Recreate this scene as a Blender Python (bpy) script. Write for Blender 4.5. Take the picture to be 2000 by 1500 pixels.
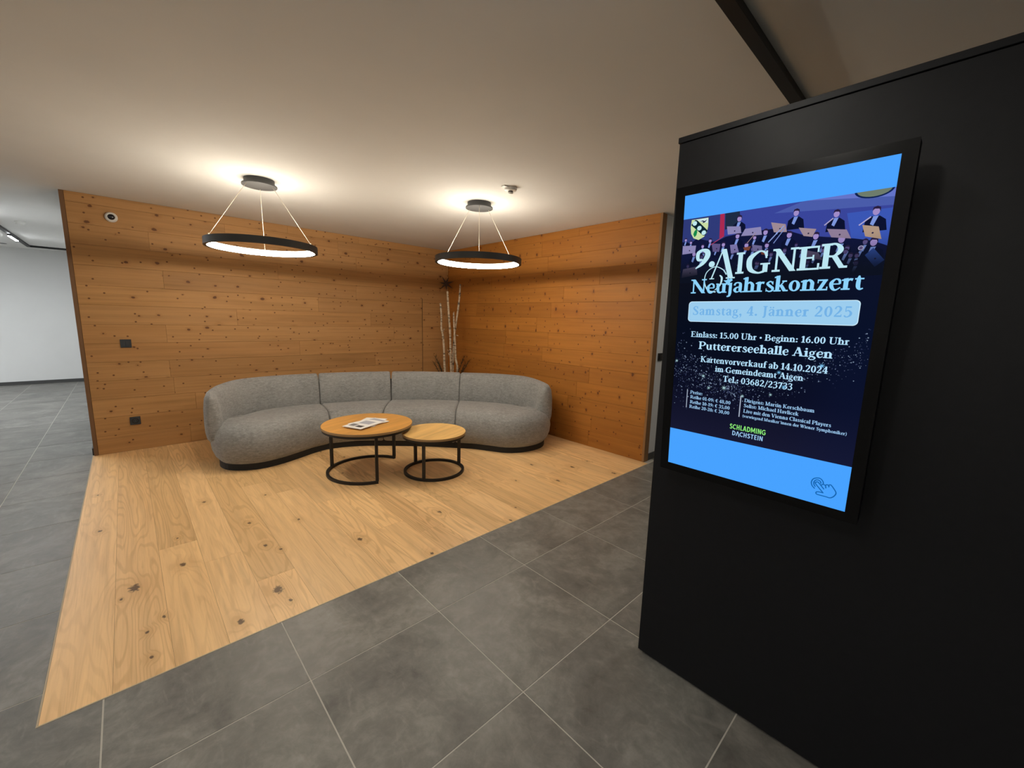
import bpy, bmesh, math, random
from mathutils import Vector, Matrix
R = random.Random(7)
PI = math.pi
for o in list(bpy.data.objects): bpy.data.objects.remove(o)
SC = bpy.context.scene
COL = SC.collection

# ------------------------------------------------------------------ camera, world, exposure
H = 2.497
EYE = 1.4449
cam_d = bpy.data.cameras.new('camera'); cam = bpy.data.objects.new('camera', cam_d); COL.objects.link(cam)
cam_d.sensor_fit = 'HORIZONTAL'; cam_d.sensor_width = 36.0; cam_d.lens = 36.0 * 800.53 / 2000.0
cam_d.clip_start = 0.02; cam_d.clip_end = 60
_r = Vector((0.7307145808655959, -0.6821795470896603, 0.026215774696978895))
_d = Vector((-0.0869250761292357, -0.13106075949871165, -0.9875561292704064))
_f = Vector((0.6771264523339369, 0.7193428548697534, -0.155066517009604))
M = Matrix((( _r.x, -_d.x, -_f.x, 0), (_r.y, -_d.y, -_f.y, 0), (_r.z, -_d.z, -_f.z, EYE), (0, 0, 0, 1)))
cam.matrix_world = M
SC.camera = cam
def in_view(x, y, z=0.0, m=60):
    v = Vector((x, y, z - EYE)); w = v.dot(_f)
    if w < 0.05: return False
    px = 1000 + 800.53 * v.dot(_r) / w; py = 750 + 800.53 * v.dot(_d) / w
    return -m < px < 2000 + m and -m < py < 1500 + m
W = bpy.data.worlds.new('world'); SC.world = W; W.use_nodes = True
W.node_tree.nodes['Background'].inputs[0].default_value = (0.8, 0.85, 1.0, 1)
W.node_tree.nodes['Background'].inputs[1].default_value = 0.02
SC.view_settings.view_transform = 'Standard'; SC.view_settings.look = 'None'
SC.view_settings.gamma = 1.0; SC.view_settings.use_curve_mapping = False
SC.view_settings.exposure = 0.0
PEND = 112.0          # radiance of the pendant diffusers
TRACK = 24.0         # radiance of the track lamps
WARM = (1.0, 0.905, 0.745); NEUT = (1.0, 0.955, 0.86); COOLW = (0.92, 0.965, 1.0)

# ------------------------------------------------------------------ helpers
def link(name, me, m=None, parent=None, smooth=False):
    o = bpy.data.objects.new(name, me); COL.objects.link(o)
    if m is not None and not me.materials: me.materials.append(m)
    if smooth:
        for p in me.polygons: p.use_smooth = True
    if parent is not None: o.parent = parent
    return o
def pyd(name, v, f, m=None, parent=None, smooth=False):
    me = bpy.data.meshes.new(name); me.from_pydata(v, [], f); me.update()
    return link(name, me, m, parent, smooth)
def from_bm(name, bm, m, parent=None, smooth=False):
    bmesh.ops.recalc_face_normals(bm, faces=bm.faces)
    me = bpy.data.meshes.new(name); bm.to_mesh(me); bm.free()
    return link(name, me, m, parent, smooth)
def thing(name, label, cat, loc=(0, 0, 0), rot=(0, 0, 0), group=None):
    o = bpy.data.objects.new(name, None); COL.objects.link(o); o.location = loc; o.rotation_euler = rot
    o.empty_display_size = 0.1
    return tag(o, label, cat, group)
def tag(o, label, cat, group=None):
    o['label'] = label; o['category'] = cat
    if group: o['group'] = group
    return o
def struct(o): o['kind'] = 'structure'; return o
def bx(bm, x0, y0, z0, x1, y1, z1):
    vs = [bm.verts.new(p) for p in ((x0,y0,z0),(x1,y0,z0),(x1,y1,z0),(x0,y1,z0),(x0,y0,z1),(x1,y0,z1),(x1,y1,z1),(x0,y1,z1))]
    for f in ((0,3,2,1),(4,5,6,7),(0,1,5,4),(1,2,6,5),(2,3,7,6),(3,0,4,7)): bm.faces.new([vs[i] for i in f])
def box(name, b, m, parent=None, bev=0.0, seg=1):
    bm = bmesh.new(); bx(bm, *b)
    if bev: bmesh.ops.bevel(bm, geom=bm.edges[:], offset=bev, segments=seg, affect='EDGES', profile=0.6)
    return from_bm(name, bm, m, parent)
def poly_prism(name, pts, z0, z1, m, parent=None, bev=0.0):
    bm = bmesh.new(); a = [bm.verts.new((x, y, z0)) for x, y in pts]; b = [bm.verts.new((x, y, z1)) for x, y in pts]
    n = len(pts); bm.faces.new(a[::-1]); top = bm.faces.new(b)
    for i in range(n): bm.faces.new((a[i], a[(i+1) % n], b[(i+1) % n], b[i]))
    if bev: bmesh.ops.bevel(bm, geom=list(top.edges), offset=bev, segments=1, affect='EDGES')
    return from_bm(name, bm, m, parent)
def lathe_bm(bm, prof, n=48, c=(0, 0, 0), close=False):
    rings = []
    for r, z in prof:
        if r < 1e-6: rings.append([bm.verts.new((c[0], c[1], c[2] + z))])
        else: rings.append([bm.verts.new((c[0] + r*math.cos(2*PI*i/n), c[1] + r*math.sin(2*PI*i/n), c[2] + z)) for i in range(n)])
    prs = list(zip(rings, rings[1:]))
    if close: prs.append((rings[-1], rings[0]))
    for A, B in prs:
        for i in range(n):
            j = (i+1) % n
            if len(A) == 1 and len(B) == 1: break
            if len(A) == 1: bm.faces.new((A[0], B[i], B[j]))
            elif len(B) == 1: bm.faces.new((A[i], A[j], B[0]))
            else: bm.faces.new((A[i], A[j], B[j], B[i]))
def lathe(name, prof, m, parent=None, n=48, c=(0, 0, 0), close=False, smooth=True):
    bm = bmesh.new(); lathe_bm(bm, prof, n, c, close); o = from_bm(name, bm, m, parent, smooth)
    if smooth: sharp(o.data)
    return o
def sharp(me, ang=35):
    try: me.set_sharp_from_angle(angle=math.radians(ang))
    except Exception: pass
def tube_bm(bm, pts, rad, n=8, caps=True, square=False):
    pts = [Vector(p) for p in pts]; rings = []
    for i, p in enumerate(pts):
        t = (pts[min(i+1, len(pts)-1)] - pts[max(i-1, 0)]).normalized()
        up = Vector((0, 0, 1)) if abs(t.z) < 0.9 else Vector((1, 0, 0))
        a = t.cross(up).normalized(); b = a.cross(t).normalized()
        r = rad[i] if isinstance(rad, (list, tuple)) else rad
        if square: rings.append([bm.verts.new(p + a*sx*r + b*sy*r) for sx, sy in ((1,1),(-1,1),(-1,-1),(1,-1))])
        else: rings.append([bm.verts.new(p + (a*math.cos(2*PI*k/n) + b*math.sin(2*PI*k/n))*r) for k in range(n)])
    k = len(rings[0])
    for A, B in zip(rings, rings[1:]):
        for i in range(k): bm.faces.new((A[i], A[(i+1) % k], B[(i+1) % k], B[i]))
    if caps: bm.faces.new(rings[0][::-1]); bm.faces.new(rings[-1])
def tube(name, pts, rad, m, parent=None, n=8, square=False):
    bm = bmesh.new(); tube_bm(bm, pts, rad, n, True, square); return from_bm(name, bm, m, parent, not square)
def catmull(P, n):
    P = [Vector(p) for p in P]; out = []; S = len(P) - 1
    for k in range(n):
        t = k * S / (n - 1); i = min(int(t), S - 1); u = t - i
        a = P[i-1] if i > 0 else P[0]*2 - P[1]; b = P[i]; c = P[i+1]; d = P[i+2] if i+2 <= S else P[S]*2 - P[S-1]
        out.append(0.5*((2*b) + (c-a)*u + (2*a-5*b+4*c-d)*u*u + (3*b-3*c+d-a)*u**3))
    return out

# ------------------------------------------------------------------ materials
def mat(name, col, rough=0.6, metal=0.0, spec=None):
    m = bpy.data.materials.new(name); m.use_nodes = True; b = m.node_tree.nodes['Principled BSDF']
    b.inputs['Base Color'].default_value = (*col, 1); b.inputs['Roughness'].default_value = rough; b.inputs['Metallic'].default_value = metal
    if spec is not None: b.inputs['Specular IOR Level'].default_value = spec
    return m
def emis(name, col, s=1.0):
    m = bpy.data.materials.new(name); m.use_nodes = True; nt = m.node_tree; nt.nodes.clear()
    e = nt.nodes.new('ShaderNodeEmission'); e.inputs[0].default_value = (*col, 1); e.inputs[1].default_value = s
    o = nt.nodes.new('ShaderNodeOutputMaterial'); nt.links.new(e.outputs[0], o.inputs[0]); return m
class NT:
    def __init__(s, m): s.t = m.node_tree; s.b = s.t.nodes.get('Principled BSDF')
    def n(s, ty, **kw):
        x = s.t.nodes.new(ty)
        for k, v in kw.items(): setattr(x, k, v)
        return x
    def l(s, a, b): s.t.links.new(a, b)
    def _in(s, sock, v):
        if isinstance(v, (int, float)): sock.default_value = v
        elif isinstance(v, (tuple, list)): sock.default_value = v
        else: s.l(v, sock)
    def math(s, op, a, b=0.0, c=0.0, clamp=False):
        x = s.n('ShaderNodeMath', operation=op); x.use_clamp = clamp
        s._in(x.inputs[0], a); s._in(x.inputs[1], b); s._in(x.inputs[2], c); return x.outputs[0]
    def vm(s, op, a, b=(0, 0, 0)):
        x = s.n('ShaderNodeVectorMath', operation=op); s._in(x.inputs[0], a); s._in(x.inputs[1], b)
        return x.outputs[1] if op in ('LENGTH', 'DISTANCE', 'DOT_PRODUCT') else x.outputs[0]
    def pos(s): return s.n('ShaderNodeNewGeometry').outputs['Position']
    def sep(s, v): x = s.n('ShaderNodeSeparateXYZ'); s._in(x.inputs[0], v); return x.outputs
    def comb(s, x, y, z):
        c = s.n('ShaderNodeCombineXYZ'); s._in(c.inputs[0], x); s._in(c.inputs[1], y); s._in(c.inputs[2], z); return c.outputs[0]
    def noise(s, v, sc, det=4, rough=0.55, dist=0.0):
        x = s.n('ShaderNodeTexNoise'); s._in(x.inputs['Vector'], v); x.inputs['Scale'].default_value = sc
        x.inputs['Detail'].default_value = det; x.inputs['Roughness'].default_value = rough; x.inputs['Distortion'].default_value = dist
        return x.outputs['Fac']
    def ramp(s, f, stops):
        r = s.n('ShaderNodeValToRGB'); s._in(r.inputs[0], f); e = r.color_ramp.elements
        while len(e) < len(stops): e.new(0.5)
        for i, (p, c) in enumerate(stops): e[i].position = p; e[i].color = (*c, 1) if len(c) == 3 else c
        return r.outputs[0]
    def mix(s, f, a, b, mode='MIX'):
        x = s.n('ShaderNodeMix', data_type='RGBA', blend_type=mode); s._in(x.inputs[0], f)
        for k, v in ((6, a), (7, b)):
            if isinstance(v, tuple) and len(v) == 3: v = (*v, 1)
            s._in(x.inputs[k], v)
        return x.outputs[2]
    def smooth(s, v, a, b, c=0.0, d=1.0):
        x = s.n('ShaderNodeMapRange', interpolation_type='SMOOTHSTEP'); s._in(x.inputs[0], v)
        for i, q in enumerate((a, b, c, d)): x.inputs[i+1].default_value = q
        return x.outputs[0]
    def rnd(s): return s.n('ShaderNodeObjectInfo').outputs['Random']
    def bump(s, h, strength=0.2, dist=0.002):
        b = s.n('ShaderNodeBump'); s._in(b.inputs['Height'], h); b.inputs['Strength'].default_value = strength; b.inputs['Distance'].default_value = dist
        s.l(b.outputs[0], s.b.inputs['Normal'])

def pine(name, axis, base=(0.455, 0.235, 0.086), knots=1.0, seed=0.0):
    """horizontal spruce boards: grain along world axis 'x' or 'y', height along z"""
    m = mat(name, base, 0.6, spec=0.3); t = NT(m); X, Y, Z = t.sep(t.pos()); a = X if axis == 'x' else Y
    rn = t.rnd(); off = t.math('MULTIPLY', rn, 37.0)
    a2 = t.math('ADD', a, off)
    # knots: voronoi cells in a plane stretched a little along the grain
    kv = t.comb(t.math('MULTIPLY', a2, 4.6 if axis == 'x' else 7.0), t.math('MULTIPLY', Z, 6.2 if axis == 'x' else 4.4), seed)
    vo = t.n('ShaderNodeTexVoronoi', voronoi_dimensions='2D'); t.l(kv, vo.inputs['Vector']); vo.inputs['Scale'].default_value = 1.0
    vo.inputs['Randomness'].default_value = 1.0
    cr, cg, cb = t.sep(vo.outputs['Color'])
    wob = t.noise(t.comb(t.math('MULTIPLY', a2, 40), t.math('MULTIPLY', Z, 40), 3), 1.0, 2)
    dist = t.math('ADD', vo.outputs['Distance'], t.math('MULTIPLY', t.math('SUBTRACT', wob, 0.5), 0.10))
    size = t.math('ADD', t.math('MULTIPLY', t.math('POWER', cg, 2.5), 0.070), 0.030)
    on = t.math('LESS_THAN', cr, 0.62 * knots)
    k = t.math('MULTIPLY', t.smooth(t.math('DIVIDE', dist, size), 0.65, 1.25, 1.0, 0.0), on)
    halo = t.math('MULTIPLY', t.smooth(t.math('DIVIDE', dist, size), 0.8, 3.6, 1.0, 0.0), on)
    # small pin knots
    kv2 = t.comb(t.math('MULTIPLY', a2, 9.0), t.math('MULTIPLY', Z, 10.0), seed + 5)
    v2 = t.n('ShaderNodeTexVoronoi', voronoi_dimensions='2D'); t.l(kv2, v2.inputs['Vector']); v2.inputs['Scale'].default_value = 1.0
    c2 = t.sep(v2.outputs['Color'])
    k2 = t.math('MULTIPLY', t.smooth(v2.outputs['Distance'], 0.05, 0.10, 1.0, 0.0), t.math('LESS_THAN', c2[0], 0.30 * knots))
    # grain lines bending round the knots
    zz = t.math('ADD', t.math('MULTIPLY', Z, 1.0), t.math('MULTIPLY', halo, 0.012))
    g1 = t.noise(t.comb(t.math('MULTIPLY', a2, 0.9), t.math('MULTIPLY', zz, 34), off), 1.0, 5, 0.6, 0.25)
    g2 = t.noise(t.comb(t.math('MULTIPLY', a2, 3.5), t.math('MULTIPLY', zz, 190), off), 1.0, 3, 0.6)
    big = t.noise(t.comb(t.math('MULTIPLY', a2, 1.3), t.math('MULTIPLY', Z, 7), off), 1.0, 3)
    c = t.ramp(g1, [(0.25, tuple(x*0.72 for x in base)), (0.48, tuple(x*0.98 for x in base)), (0.75, tuple(min(1, x*1.22) for x in base))])
    c = t.mix(t.math('MULTIPLY', g2, 0.34), c, tuple(x*0.62 for x in base))
    c = t.mix(t.smooth(big, 0.3, 0.75, 0.0, 0.45), c, (base[0]*1.14, base[1]*1.2, base[2]*1.35))
    tint = t.ramp(rn, [(0.0, (0.86, 0.84, 0.80)), (0.35, (1.0, 1.0, 1.0)), (0.7, (1.05, 1.05, 1.02)), (1.0, (0.93, 0.89, 0.85))])
    c = t.mix(1.0, c, tint, 'MULTIPLY')
    c = t.mix(t.math('MULTIPLY', halo, 0.30), c, (base[0]*0.62, base[1]*0.50, base[2]*0.42))
    c = t.mix(t.math('MULTIPLY', t.math('MAXIMUM', k, k2), 0.88), c, (0.105, 0.035, 0.012))
    t.l(c, t.b.inputs['Base Color'])
    t.bump(g1, 0.12, 0.001)
    t.l(t.math('ADD', 0.5, t.math('MULTIPLY', g1, 0.15)), t.b.inputs['Roughness'])
    return m

OAKK = [(-0.239,3.66,.013),(-0.084,2.76,.030),(-0.135,2.688,.010),(0.124,2.861,.019),(0.015,2.395,.010),(0.278,2.125,.017),(0.47,2.264,.030),(0.496,2.132,.011),
 (0.525,2.784,.014),(0.586,2.676,.010),(0.511,3.168,.014),(0.782,3.009,.012),(0.706,3.607,.011),(0.325,3.756,.015),(0.127,3.234,.008),(-0.048,2.318,.009),(-0.041,2.128,.009),
 (1.0,2.476,.018),(1.609,2.467,.018),(1.266,2.032,.014),(1.93,2.027,.012),(2.474,2.541,.012),(2.884,2.744,.018),(3.156,2.437,.020),(2.771,2.297,.018),(3.413,2.449,.012),(3.337,2.068,.020),
 (1.534,4.123,.014),(1.404,4.436,.014),(1.746,4.243,.012),(1.355,3.694,.010),(2.1,2.151,.009),(-0.272,4.411,.009)]
def oak(name, base=(0.90, 0.585, 0.285)):
    m = mat(name, base, 0.42); t = NT(m); P = t.pos(); X, Y, Z = t.sep(P); rn = t.rnd(); off = t.math('MULTIPLY', rn, 53.0)
    wob = t.noise(P, 60.0, 4)
    kd = None
    for x, y, r in OAKK:
        d = t.math('MULTIPLY', t.vm('DISTANCE', t.vm('MULTIPLY', P, (1.25, 0.8, 0)), (x*1.25, y*0.8, 0)), 1.0/r)
        kd = d if kd is None else t.math('MINIMUM', kd, d)
    kw = t.math('ADD', kd, t.math('MULTIPLY', t.math('SUBTRACT', wob, 0.5), 2.2))
    k = t.smooth(kw, 0.55, 1.15, 1.0, 0.0); halo = t.smooth(kd, 1.0, 6.0, 1.0, 0.0)
    field = t.noise(t.comb(t.math('ADD', t.math('MULTIPLY', X, 9.0), off), t.math('MULTIPLY', t.math('ADD', Y, off), 0.75), off), 1.0, 1.5, 0.4)
    field = t.math('ADD', field, t.math('MULTIPLY', halo, 0.10))
    rings = t.math('SINE', t.math('MULTIPLY', field, 95.0))
    amp = t.ramp(rn, [(0.0, (0.55,)*3), (0.25, (0.15,)*3), (0.5, (0.75,)*3), (0.75, (0.2,)*3), (1.0, (0.9,)*3)])
    fine = t.noise(t.comb(t.math('MULTIPLY', X, 170), t.math('MULTIPLY', Y, 4.0), off), 1.0, 4, 0.6)
    streak = t.noise(t.comb(t.math('MULTIPLY', X, 26), t.math('MULTIPLY', Y, 1.1), off), 1.0, 4, 0.6)
    c = t.ramp(streak, [(0.25, tuple(x*0.80 for x in base)), (0.5, base), (0.78, tuple(min(1, x*1.14) for x in base))])
    rr = t.math('MULTIPLY', t.smooth(rings, 0.1, 1.0, 0.0, 0.62), amp)
    c = t.mix(rr, c, (base[0]*0.62, base[1]*0.54, base[2]*0.44))
    c = t.mix(t.smooth(fine, 0.50, 0.72, 0.0, 0.30), c, (base[0]*0.66, base[1]*0.58, base[2]*0.46))
    tint = t.ramp(rn, [(0.0, (0.86, 0.84, 0.80)), (0.3, (1.0, 1.0, 1.0)), (0.6, (1.06, 1.05, 1.02)), (0.85, (0.95, 0.93, 0.90)), (1.0, (0.84, 0.80, 0.76))])
    c = t.mix(1.0, c, tint, 'MULTIPLY')
    c = t.mix(t.math('MULTIPLY', halo, 0.35), c, (base[0]*0.66, base[1]*0.56, base[2]*0.44))
    c = t.mix(t.math('MULTIPLY', k, 0.88), c, (0.07, 0.032, 0.014))
    t.l(c, t.b.inputs['Base Color']); t.bump(fine, 0.06, 0.001)
    return m

def concrete_tile(name):
    m = mat(name, (0.1, 0.1, 0.1), 0.42); t = NT(m); P = t.pos(); rn = t.rnd()
    Q = t.vm('ADD', P, t.comb(t.math('MULTIPLY', rn, 31.0), t.math('MULTIPLY', rn, 17.0), t.math('MULTIPLY', rn, 9.0)))
    a = t.noise(Q, 3.0, 7, 0.66, 0.9); b = t.noise(Q, 16.0, 6, 0.7, 0.4); s = t.noise(t.vm('MULTIPLY', Q, (3.0, 1.0, 1.0)), 5.0, 5, 0.6, 1.6)
    f = t.math('ADD', t.math('MULTIPLY', a, 0.62), t.math('MULTIPLY', b, 0.38))
    c = t.ramp(f, [(0.32, (0.088, 0.086, 0.080)), (0.50, (0.172, 0.168, 0.155)), (0.66, (0.275, 0.268, 0.249))])
    c = t.mix(t.smooth(s, 0.55, 0.75, 0.0, 0.30), c, (0.32, 0.31, 0.285))
    c = t.mix(1.0, c, t.ramp(rn, [(0.0, (0.90, 0.88, 0.86)), (0.5, (1.0, 1.0, 0.99)), (1.0, (1.08, 1.06, 1.04))]), 'MULTIPLY')
    t.l(c, t.b.inputs['Base Color']); t.l(t.math('ADD', 0.30, t.math('MULTIPLY', b, 0.28)), t.b.inputs['Roughness']); t.bump(b, 0.10, 0.001)
    return m

def plaster(name, col, rough=0.9):
    m = mat(name, col, rough); t = NT(m); n = t.noise(t.pos(), 1.4, 3); n2 = t.noise(t.pos(), 240.0, 2)
    t.l(t.ramp(n, [(0.3, tuple(x*0.97 for x in col)), (0.7, tuple(min(1, x*1.02) for x in col))]), t.b.inputs['Base Color']); t.bump(n2, 0.12, 0.0008); return m

def fabric(name, base=(0.275, 0.273, 0.270)):
    m = mat(name, base, 0.95, spec=0.2); t = NT(m); P = t.pos()
    w = t.noise(t.vm('MULTIPLY', P, (1, 1, 2.2)), 260.0, 2, 0.7); h = t.noise(t.vm('MULTIPLY', P, (1, 1, 2.4)), 48.0, 5, 0.75); b = t.noise(P, 5.0, 3)
    m1 = t.noise(t.vm('MULTIPLY', P, (1, 1, 2.6)), 22.0, 4, 0.8)
    c = t.ramp(t.math('ADD', t.math('MULTIPLY', h, 0.5), t.math('MULTIPLY', m1, 0.5)), [(0.38, tuple(x*0.64 for x in base)), (0.51, base), (0.63, tuple(x*1.45 for x in base))])
    c = t.mix(t.math('MULTIPLY', w, 0.5), c, tuple(x*0.62 for x in base)); c = t.mix(t.smooth(b, 0.35, 0.7, 0.0, 0.25), c, tuple(x*1.25 for x in base))
    t.l(c, t.b.inputs['Base Color']); t.bump(t.math('ADD', w, t.math('MULTIPLY', h, 0.8)), 0.45, 0.0025)
    t.b.inputs['Sheen Weight'].default_value = 0.25; return m

def tabletop(name, ang, base=(0.72, 0.36, 0.09)):
    m = mat(name, base, 0.38); t = NT(m); X, Y, Z = t.sep(t.pos()); c0, s0 = math.cos(ang), math.sin(ang)
    u = t.math('ADD', t.math('MULTIPLY', X, c0), t.math('MULTIPLY', Y, s0)); v = t.math('SUBTRACT', t.math('MULTIPLY', Y, c0), t.math('MULTIPLY', X, s0))
    g = t.noise(t.comb(t.math('MULTIPLY', u, 1.6), t.math('MULTIPLY', v, 22), 2), 1.0, 5, 0.6, 0.4); f = t.noise(t.comb(t.math('MULTIPLY', u, 6), t.math('MULTIPLY', v, 150), 2), 1.0, 3)
    lam = t.math('FRACT', t.math('MULTIPLY', t.math('FLOOR', t.math('MULTIPLY', v, 16.0)), 0.37))
    c = t.ramp(g, [(0.28, tuple(x*0.72 for x in base)), (0.5, base), (0.72, tuple(min(1, x*1.2) for x in base))])
    c = t.mix(t.math('MULTIPLY', f, 0.35), c, tuple(x*0.66 for x in base)); c = t.mix(t.math('MULTIPLY', lam, 0.30), c, tuple(x*0.76 for x in base))
    t.l(c, t.b.inputs['Base Color']); return m

def birch_bark(name):
    m = mat(name, (0.62, 0.54, 0.44), 0.8); t = NT(m); P = t.pos(); n = t.noise(t.vm('MULTIPLY', P, (14, 14, 42)), 1.0, 4, 0.7); n2 = t.noise(t.vm('MULTIPLY', P, (9, 9, 15)), 1.0, 3)
    c = t.ramp(n, [(0.38, (0.09, 0.06, 0.04)), (0.47, (0.50, 0.39, 0.27)), (0.8, (0.68, 0.56, 0.42))]); c = t.mix(t.smooth(n2, 0.6, 0.66, 0.0, 0.8), c, (0.05, 0.035, 0.025))
    t.l(c, t.b.inputs['Base Color']); return m

PINE_X = pine('spruce_boards_along_x', 'x', seed=1.0)
PINE_Y = pine('spruce_boards_along_y', 'y', base=(0.41, 0.158, 0.026), knots=1.0, seed=9.0)
PINE_V = mat('spruce_edge', (0.17, 0.082, 0.032), 0.6)
OAK = oak('oak_floor'); TILE = concrete_tile('anthracite_tile')
GROUT = plaster('light_grout', (0.52, 0.50, 0.45)); CEIL = plaster('ceiling_paint', (0.74, 0.73, 0.705)); WHITEW = plaster('white_wall_paint', (0.72, 0.72, 0.71))
DARKGAP = mat('dark_joint', (0.03, 0.018, 0.01), 0.9); BACKWOOD = mat('joint_backing_wood', (0.16, 0.075, 0.028), 0.9)  # darker wood backing behind the boards and under the planks
ANTH = mat('anthracite_powder_coat', (0.035, 0.036, 0.037), 0.5); BLACKM = mat('black_steel', (0.016, 0.015, 0.015), 0.45, 0.3)
BASEM = mat('dark_tile_baseboard', (0.055, 0.055, 0.054), 0.5)
FAB = fabric('grey_upholstery'); PLINTH = mat('black_sofa_plinth', (0.008, 0.008, 0.008), 0.7)
def kioskm():
    m = mat('matt_black_laminate', (0.008, 0.0083, 0.0095), 0.42, spec=0.22); t = NT(m); n = t.noise(t.pos(), 5.0, 5, 0.7); n2 = t.noise(t.pos(), 40.0, 3)
    t.l(t.math('ADD', 0.36, t.math('MULTIPLY', n, 0.20)), t.b.inputs['Roughness'])
    t.l(t.ramp(n2, [(0.3, (0.0074, 0.0078, 0.0095)), (0.8, (0.0094, 0.0098, 0.0118))]), t.b.inputs['Base Color']); return m
KIOSK = kioskm()
TOPB = tabletop('oak_table_top', math.radians(20)); TOPS = tabletop('oak_small_table_top', math.radians(20), (0.86, 0.53, 0.19)); EDGE = mat('oak_table_edge', (0.30, 0.19, 0.085), 0.6)
WHITEP = mat('white_plastic', (0.75, 0.74, 0.71), 0.4); BLACKG = mat('black_gloss', (0.008, 0.008, 0.012), 0.12); ANTHP = mat('anthracite_switch_plastic', (0.028, 0.034, 0.042), 0.45)
BARK = birch_bark('birch_bark'); CABLE = mat('steel_cable', (0.75, 0.68, 0.56), 0.4, 0.2)
GLOWP = emis('pendant_diffuser', WARM, PEND); GLOWT = emis('track_diffuser', NEUT, 95.0); GLOWH = emis('hall_diffuser', COOLW, 240.0); GLOWF = emis('foyer_fill', NEUT, 210.0)
TRIMM = mat('cork_joint_strip', (0.50, 0.41, 0.29), 0.6)

# ------------------------------------------------------------------ room shell
X0, X1, Y0, Y1 = -5.2, 6.4, -3.4, 11.8          # outer walls of the foyer and the corridor
WX, WY, LWY, RWX = -0.344, 2.0, 5.66, 3.856      # timber niche: left floor edge, front floor edge, two clad walls
LEX = -0.336
floor = struct(box('floor', (X0, Y0, -0.06, X1, Y1, -0.0012), GROUT))
ceiling = struct(box('ceiling', (X0-0.1, Y0-0.1, H, X1+0.1, Y1+0.1, H+0.12), CEIL))
struct(box('wall_back', (X0, Y1, 0, LEX, Y1+0.12, H), WHITEW))
struct(box('wall_hall_side', (LEX, LWY+0.045, 0, LEX+0.12, Y1+0.12, H), WHITEW))
struct(box('wall_hall_outer', (X0-0.12, Y0-0.12, 0, X0, Y1+0.12, H), WHITEW))
struct(box('wall_front', (X0, Y0-0.12, 0, X1+0.12, Y0, H), WHITEW))
struct(box('wall_entrance', (X1, Y0, 0, X1+0.12, 2.07, H), WHITEW))
struct(box('wall_return', (RWX+0.085, 2.062, 0, X1+0.12, 2.20, H), WHITEW))
struct(box('baseboard_back', (X0, Y1-0.012, 0, LEX, Y1, 0.062), BASEM))
struct(box('baseboard_hall_side', (LEX-0.012, LWY+0.03, 0, LEX, Y1, 0.07), BASEM))
struct(box('baseboard_return', (RWX+0.085, 2.050, 0, X1, 2.062, 0.07), BASEM))
struct(box('baseboard_outer', (X0, Y0, 0, X0+0.012, Y1, 0.065), BASEM))

# floor tiles 60 x 60 cm; the L-shaped one wraps the corner of the oak floor
GX, GY, T, J = 1.019, 1.571, 0.6, 0.0026
def tile_mesh(pts):
    bm = bmesh.new(); a = [bm.verts.new((x, y, -0.010)) for x, y in pts]; b = [bm.verts.new((x, y, 0)) for x, y in pts]
    bm.faces.new(b); n = len(pts)
    for i in range(n): bm.faces.new((a[i], a[(i+1) % n], b[(i+1) % n], b[i]))
    bmesh.ops.recalc_face_normals(bm, faces=bm.faces)
    me = bpy.data.meshes.new('tile'); bm.to_mesh(me); bm.free(); me.materials.append(TILE); return me
full = tile_mesh([(J, J), (T-J, J), (T-J, T-J), (J, T-J)])
far = bmesh.new(); ntile = 0
for i in range(-11, 10):
    for j in range(-9, 18):
        x, y = GX + i*T, GY + j*T; x2, y2 = x+T, y+T
        if x2 < X0 or x > X1 or y2 < Y0 or y > Y1: continue
        if x >= WX and y >= WY: continue
        me, lx, ly = full, x, y
        a, b, c, d = max(x+J, X0), min(x2-J, X1), max(y+J, Y0), min(y2-J, Y1)
        ex, ey = WX-0.006, WY-0.006
        poly = None
        if y < WY < y2 and x >= WX:
            if x > RWX - 0.2: poly = [(a, c), (b, c), (b, min(d, 2.05)), (a, min(d, 2.05))] if x > RWX else [(a, c), (b, c), (b, min(d, 2.05)), (max(a, RWX), min(d, 2.05)), (max(a, RWX), ey), (a, ey)]
            else: poly = [(a, c), (b, c), (b, ey), (a, ey)]
        elif x < WX < x2 and y >= WY: poly = [(a, c), (ex, c), (ex, d), (a, d)]
        elif x < WX < x2 and y < WY < y2: poly = [(a, c), (b, c), (b, ey), (ex, ey), (ex, d), (a, d)]
        elif (a, b, c, d) != (x+J, x2-J, y+J, y2-J): poly = [(a, c), (b, c), (b, d), (a, d)]
        if poly:
            if poly[0][0] >= poly[1][0]-0.004 or poly[0][1] >= poly[-1][1]-0.004: continue
            me = tile_mesh([(p-x, q-y) for p, q in poly])
        seen = any(in_view(x+u*T, y+v*T, 0, 10) for u in (0, .5, 1) for v in (0, .5, 1)) and not (x > 2.05 and y < 0.3)
        if seen and ntile < 290:
            o = bpy.data.objects.new('tile', me); COL.objects.link(o); o.location = (lx, ly, 0); o.parent = floor; ntile += 1
        else:
            n0 = len(far.verts); far.from_mesh(me); far.verts.ensure_lookup_table()
            bmesh.ops.translate(far, vec=(lx, ly, 0), verts=far.verts[n0:])
me = bpy.data.meshes.new('tiles_beyond_view'); far.to_mesh(me); far.free()
if not me.materials: me.materials.append(TILE)
link('tile_field', me, None, floor)['kind'] = 'stuff'
# cork strips between oak and tile
struct(box('trim_1', (WX-0.005, WY-0.005, -0.004, RWX, WY, 0.001), TRIMM))
struct(box('trim_2', (WX-0.005, WY, -0.004, WX, LWY, 0.001), TRIMM))

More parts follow.
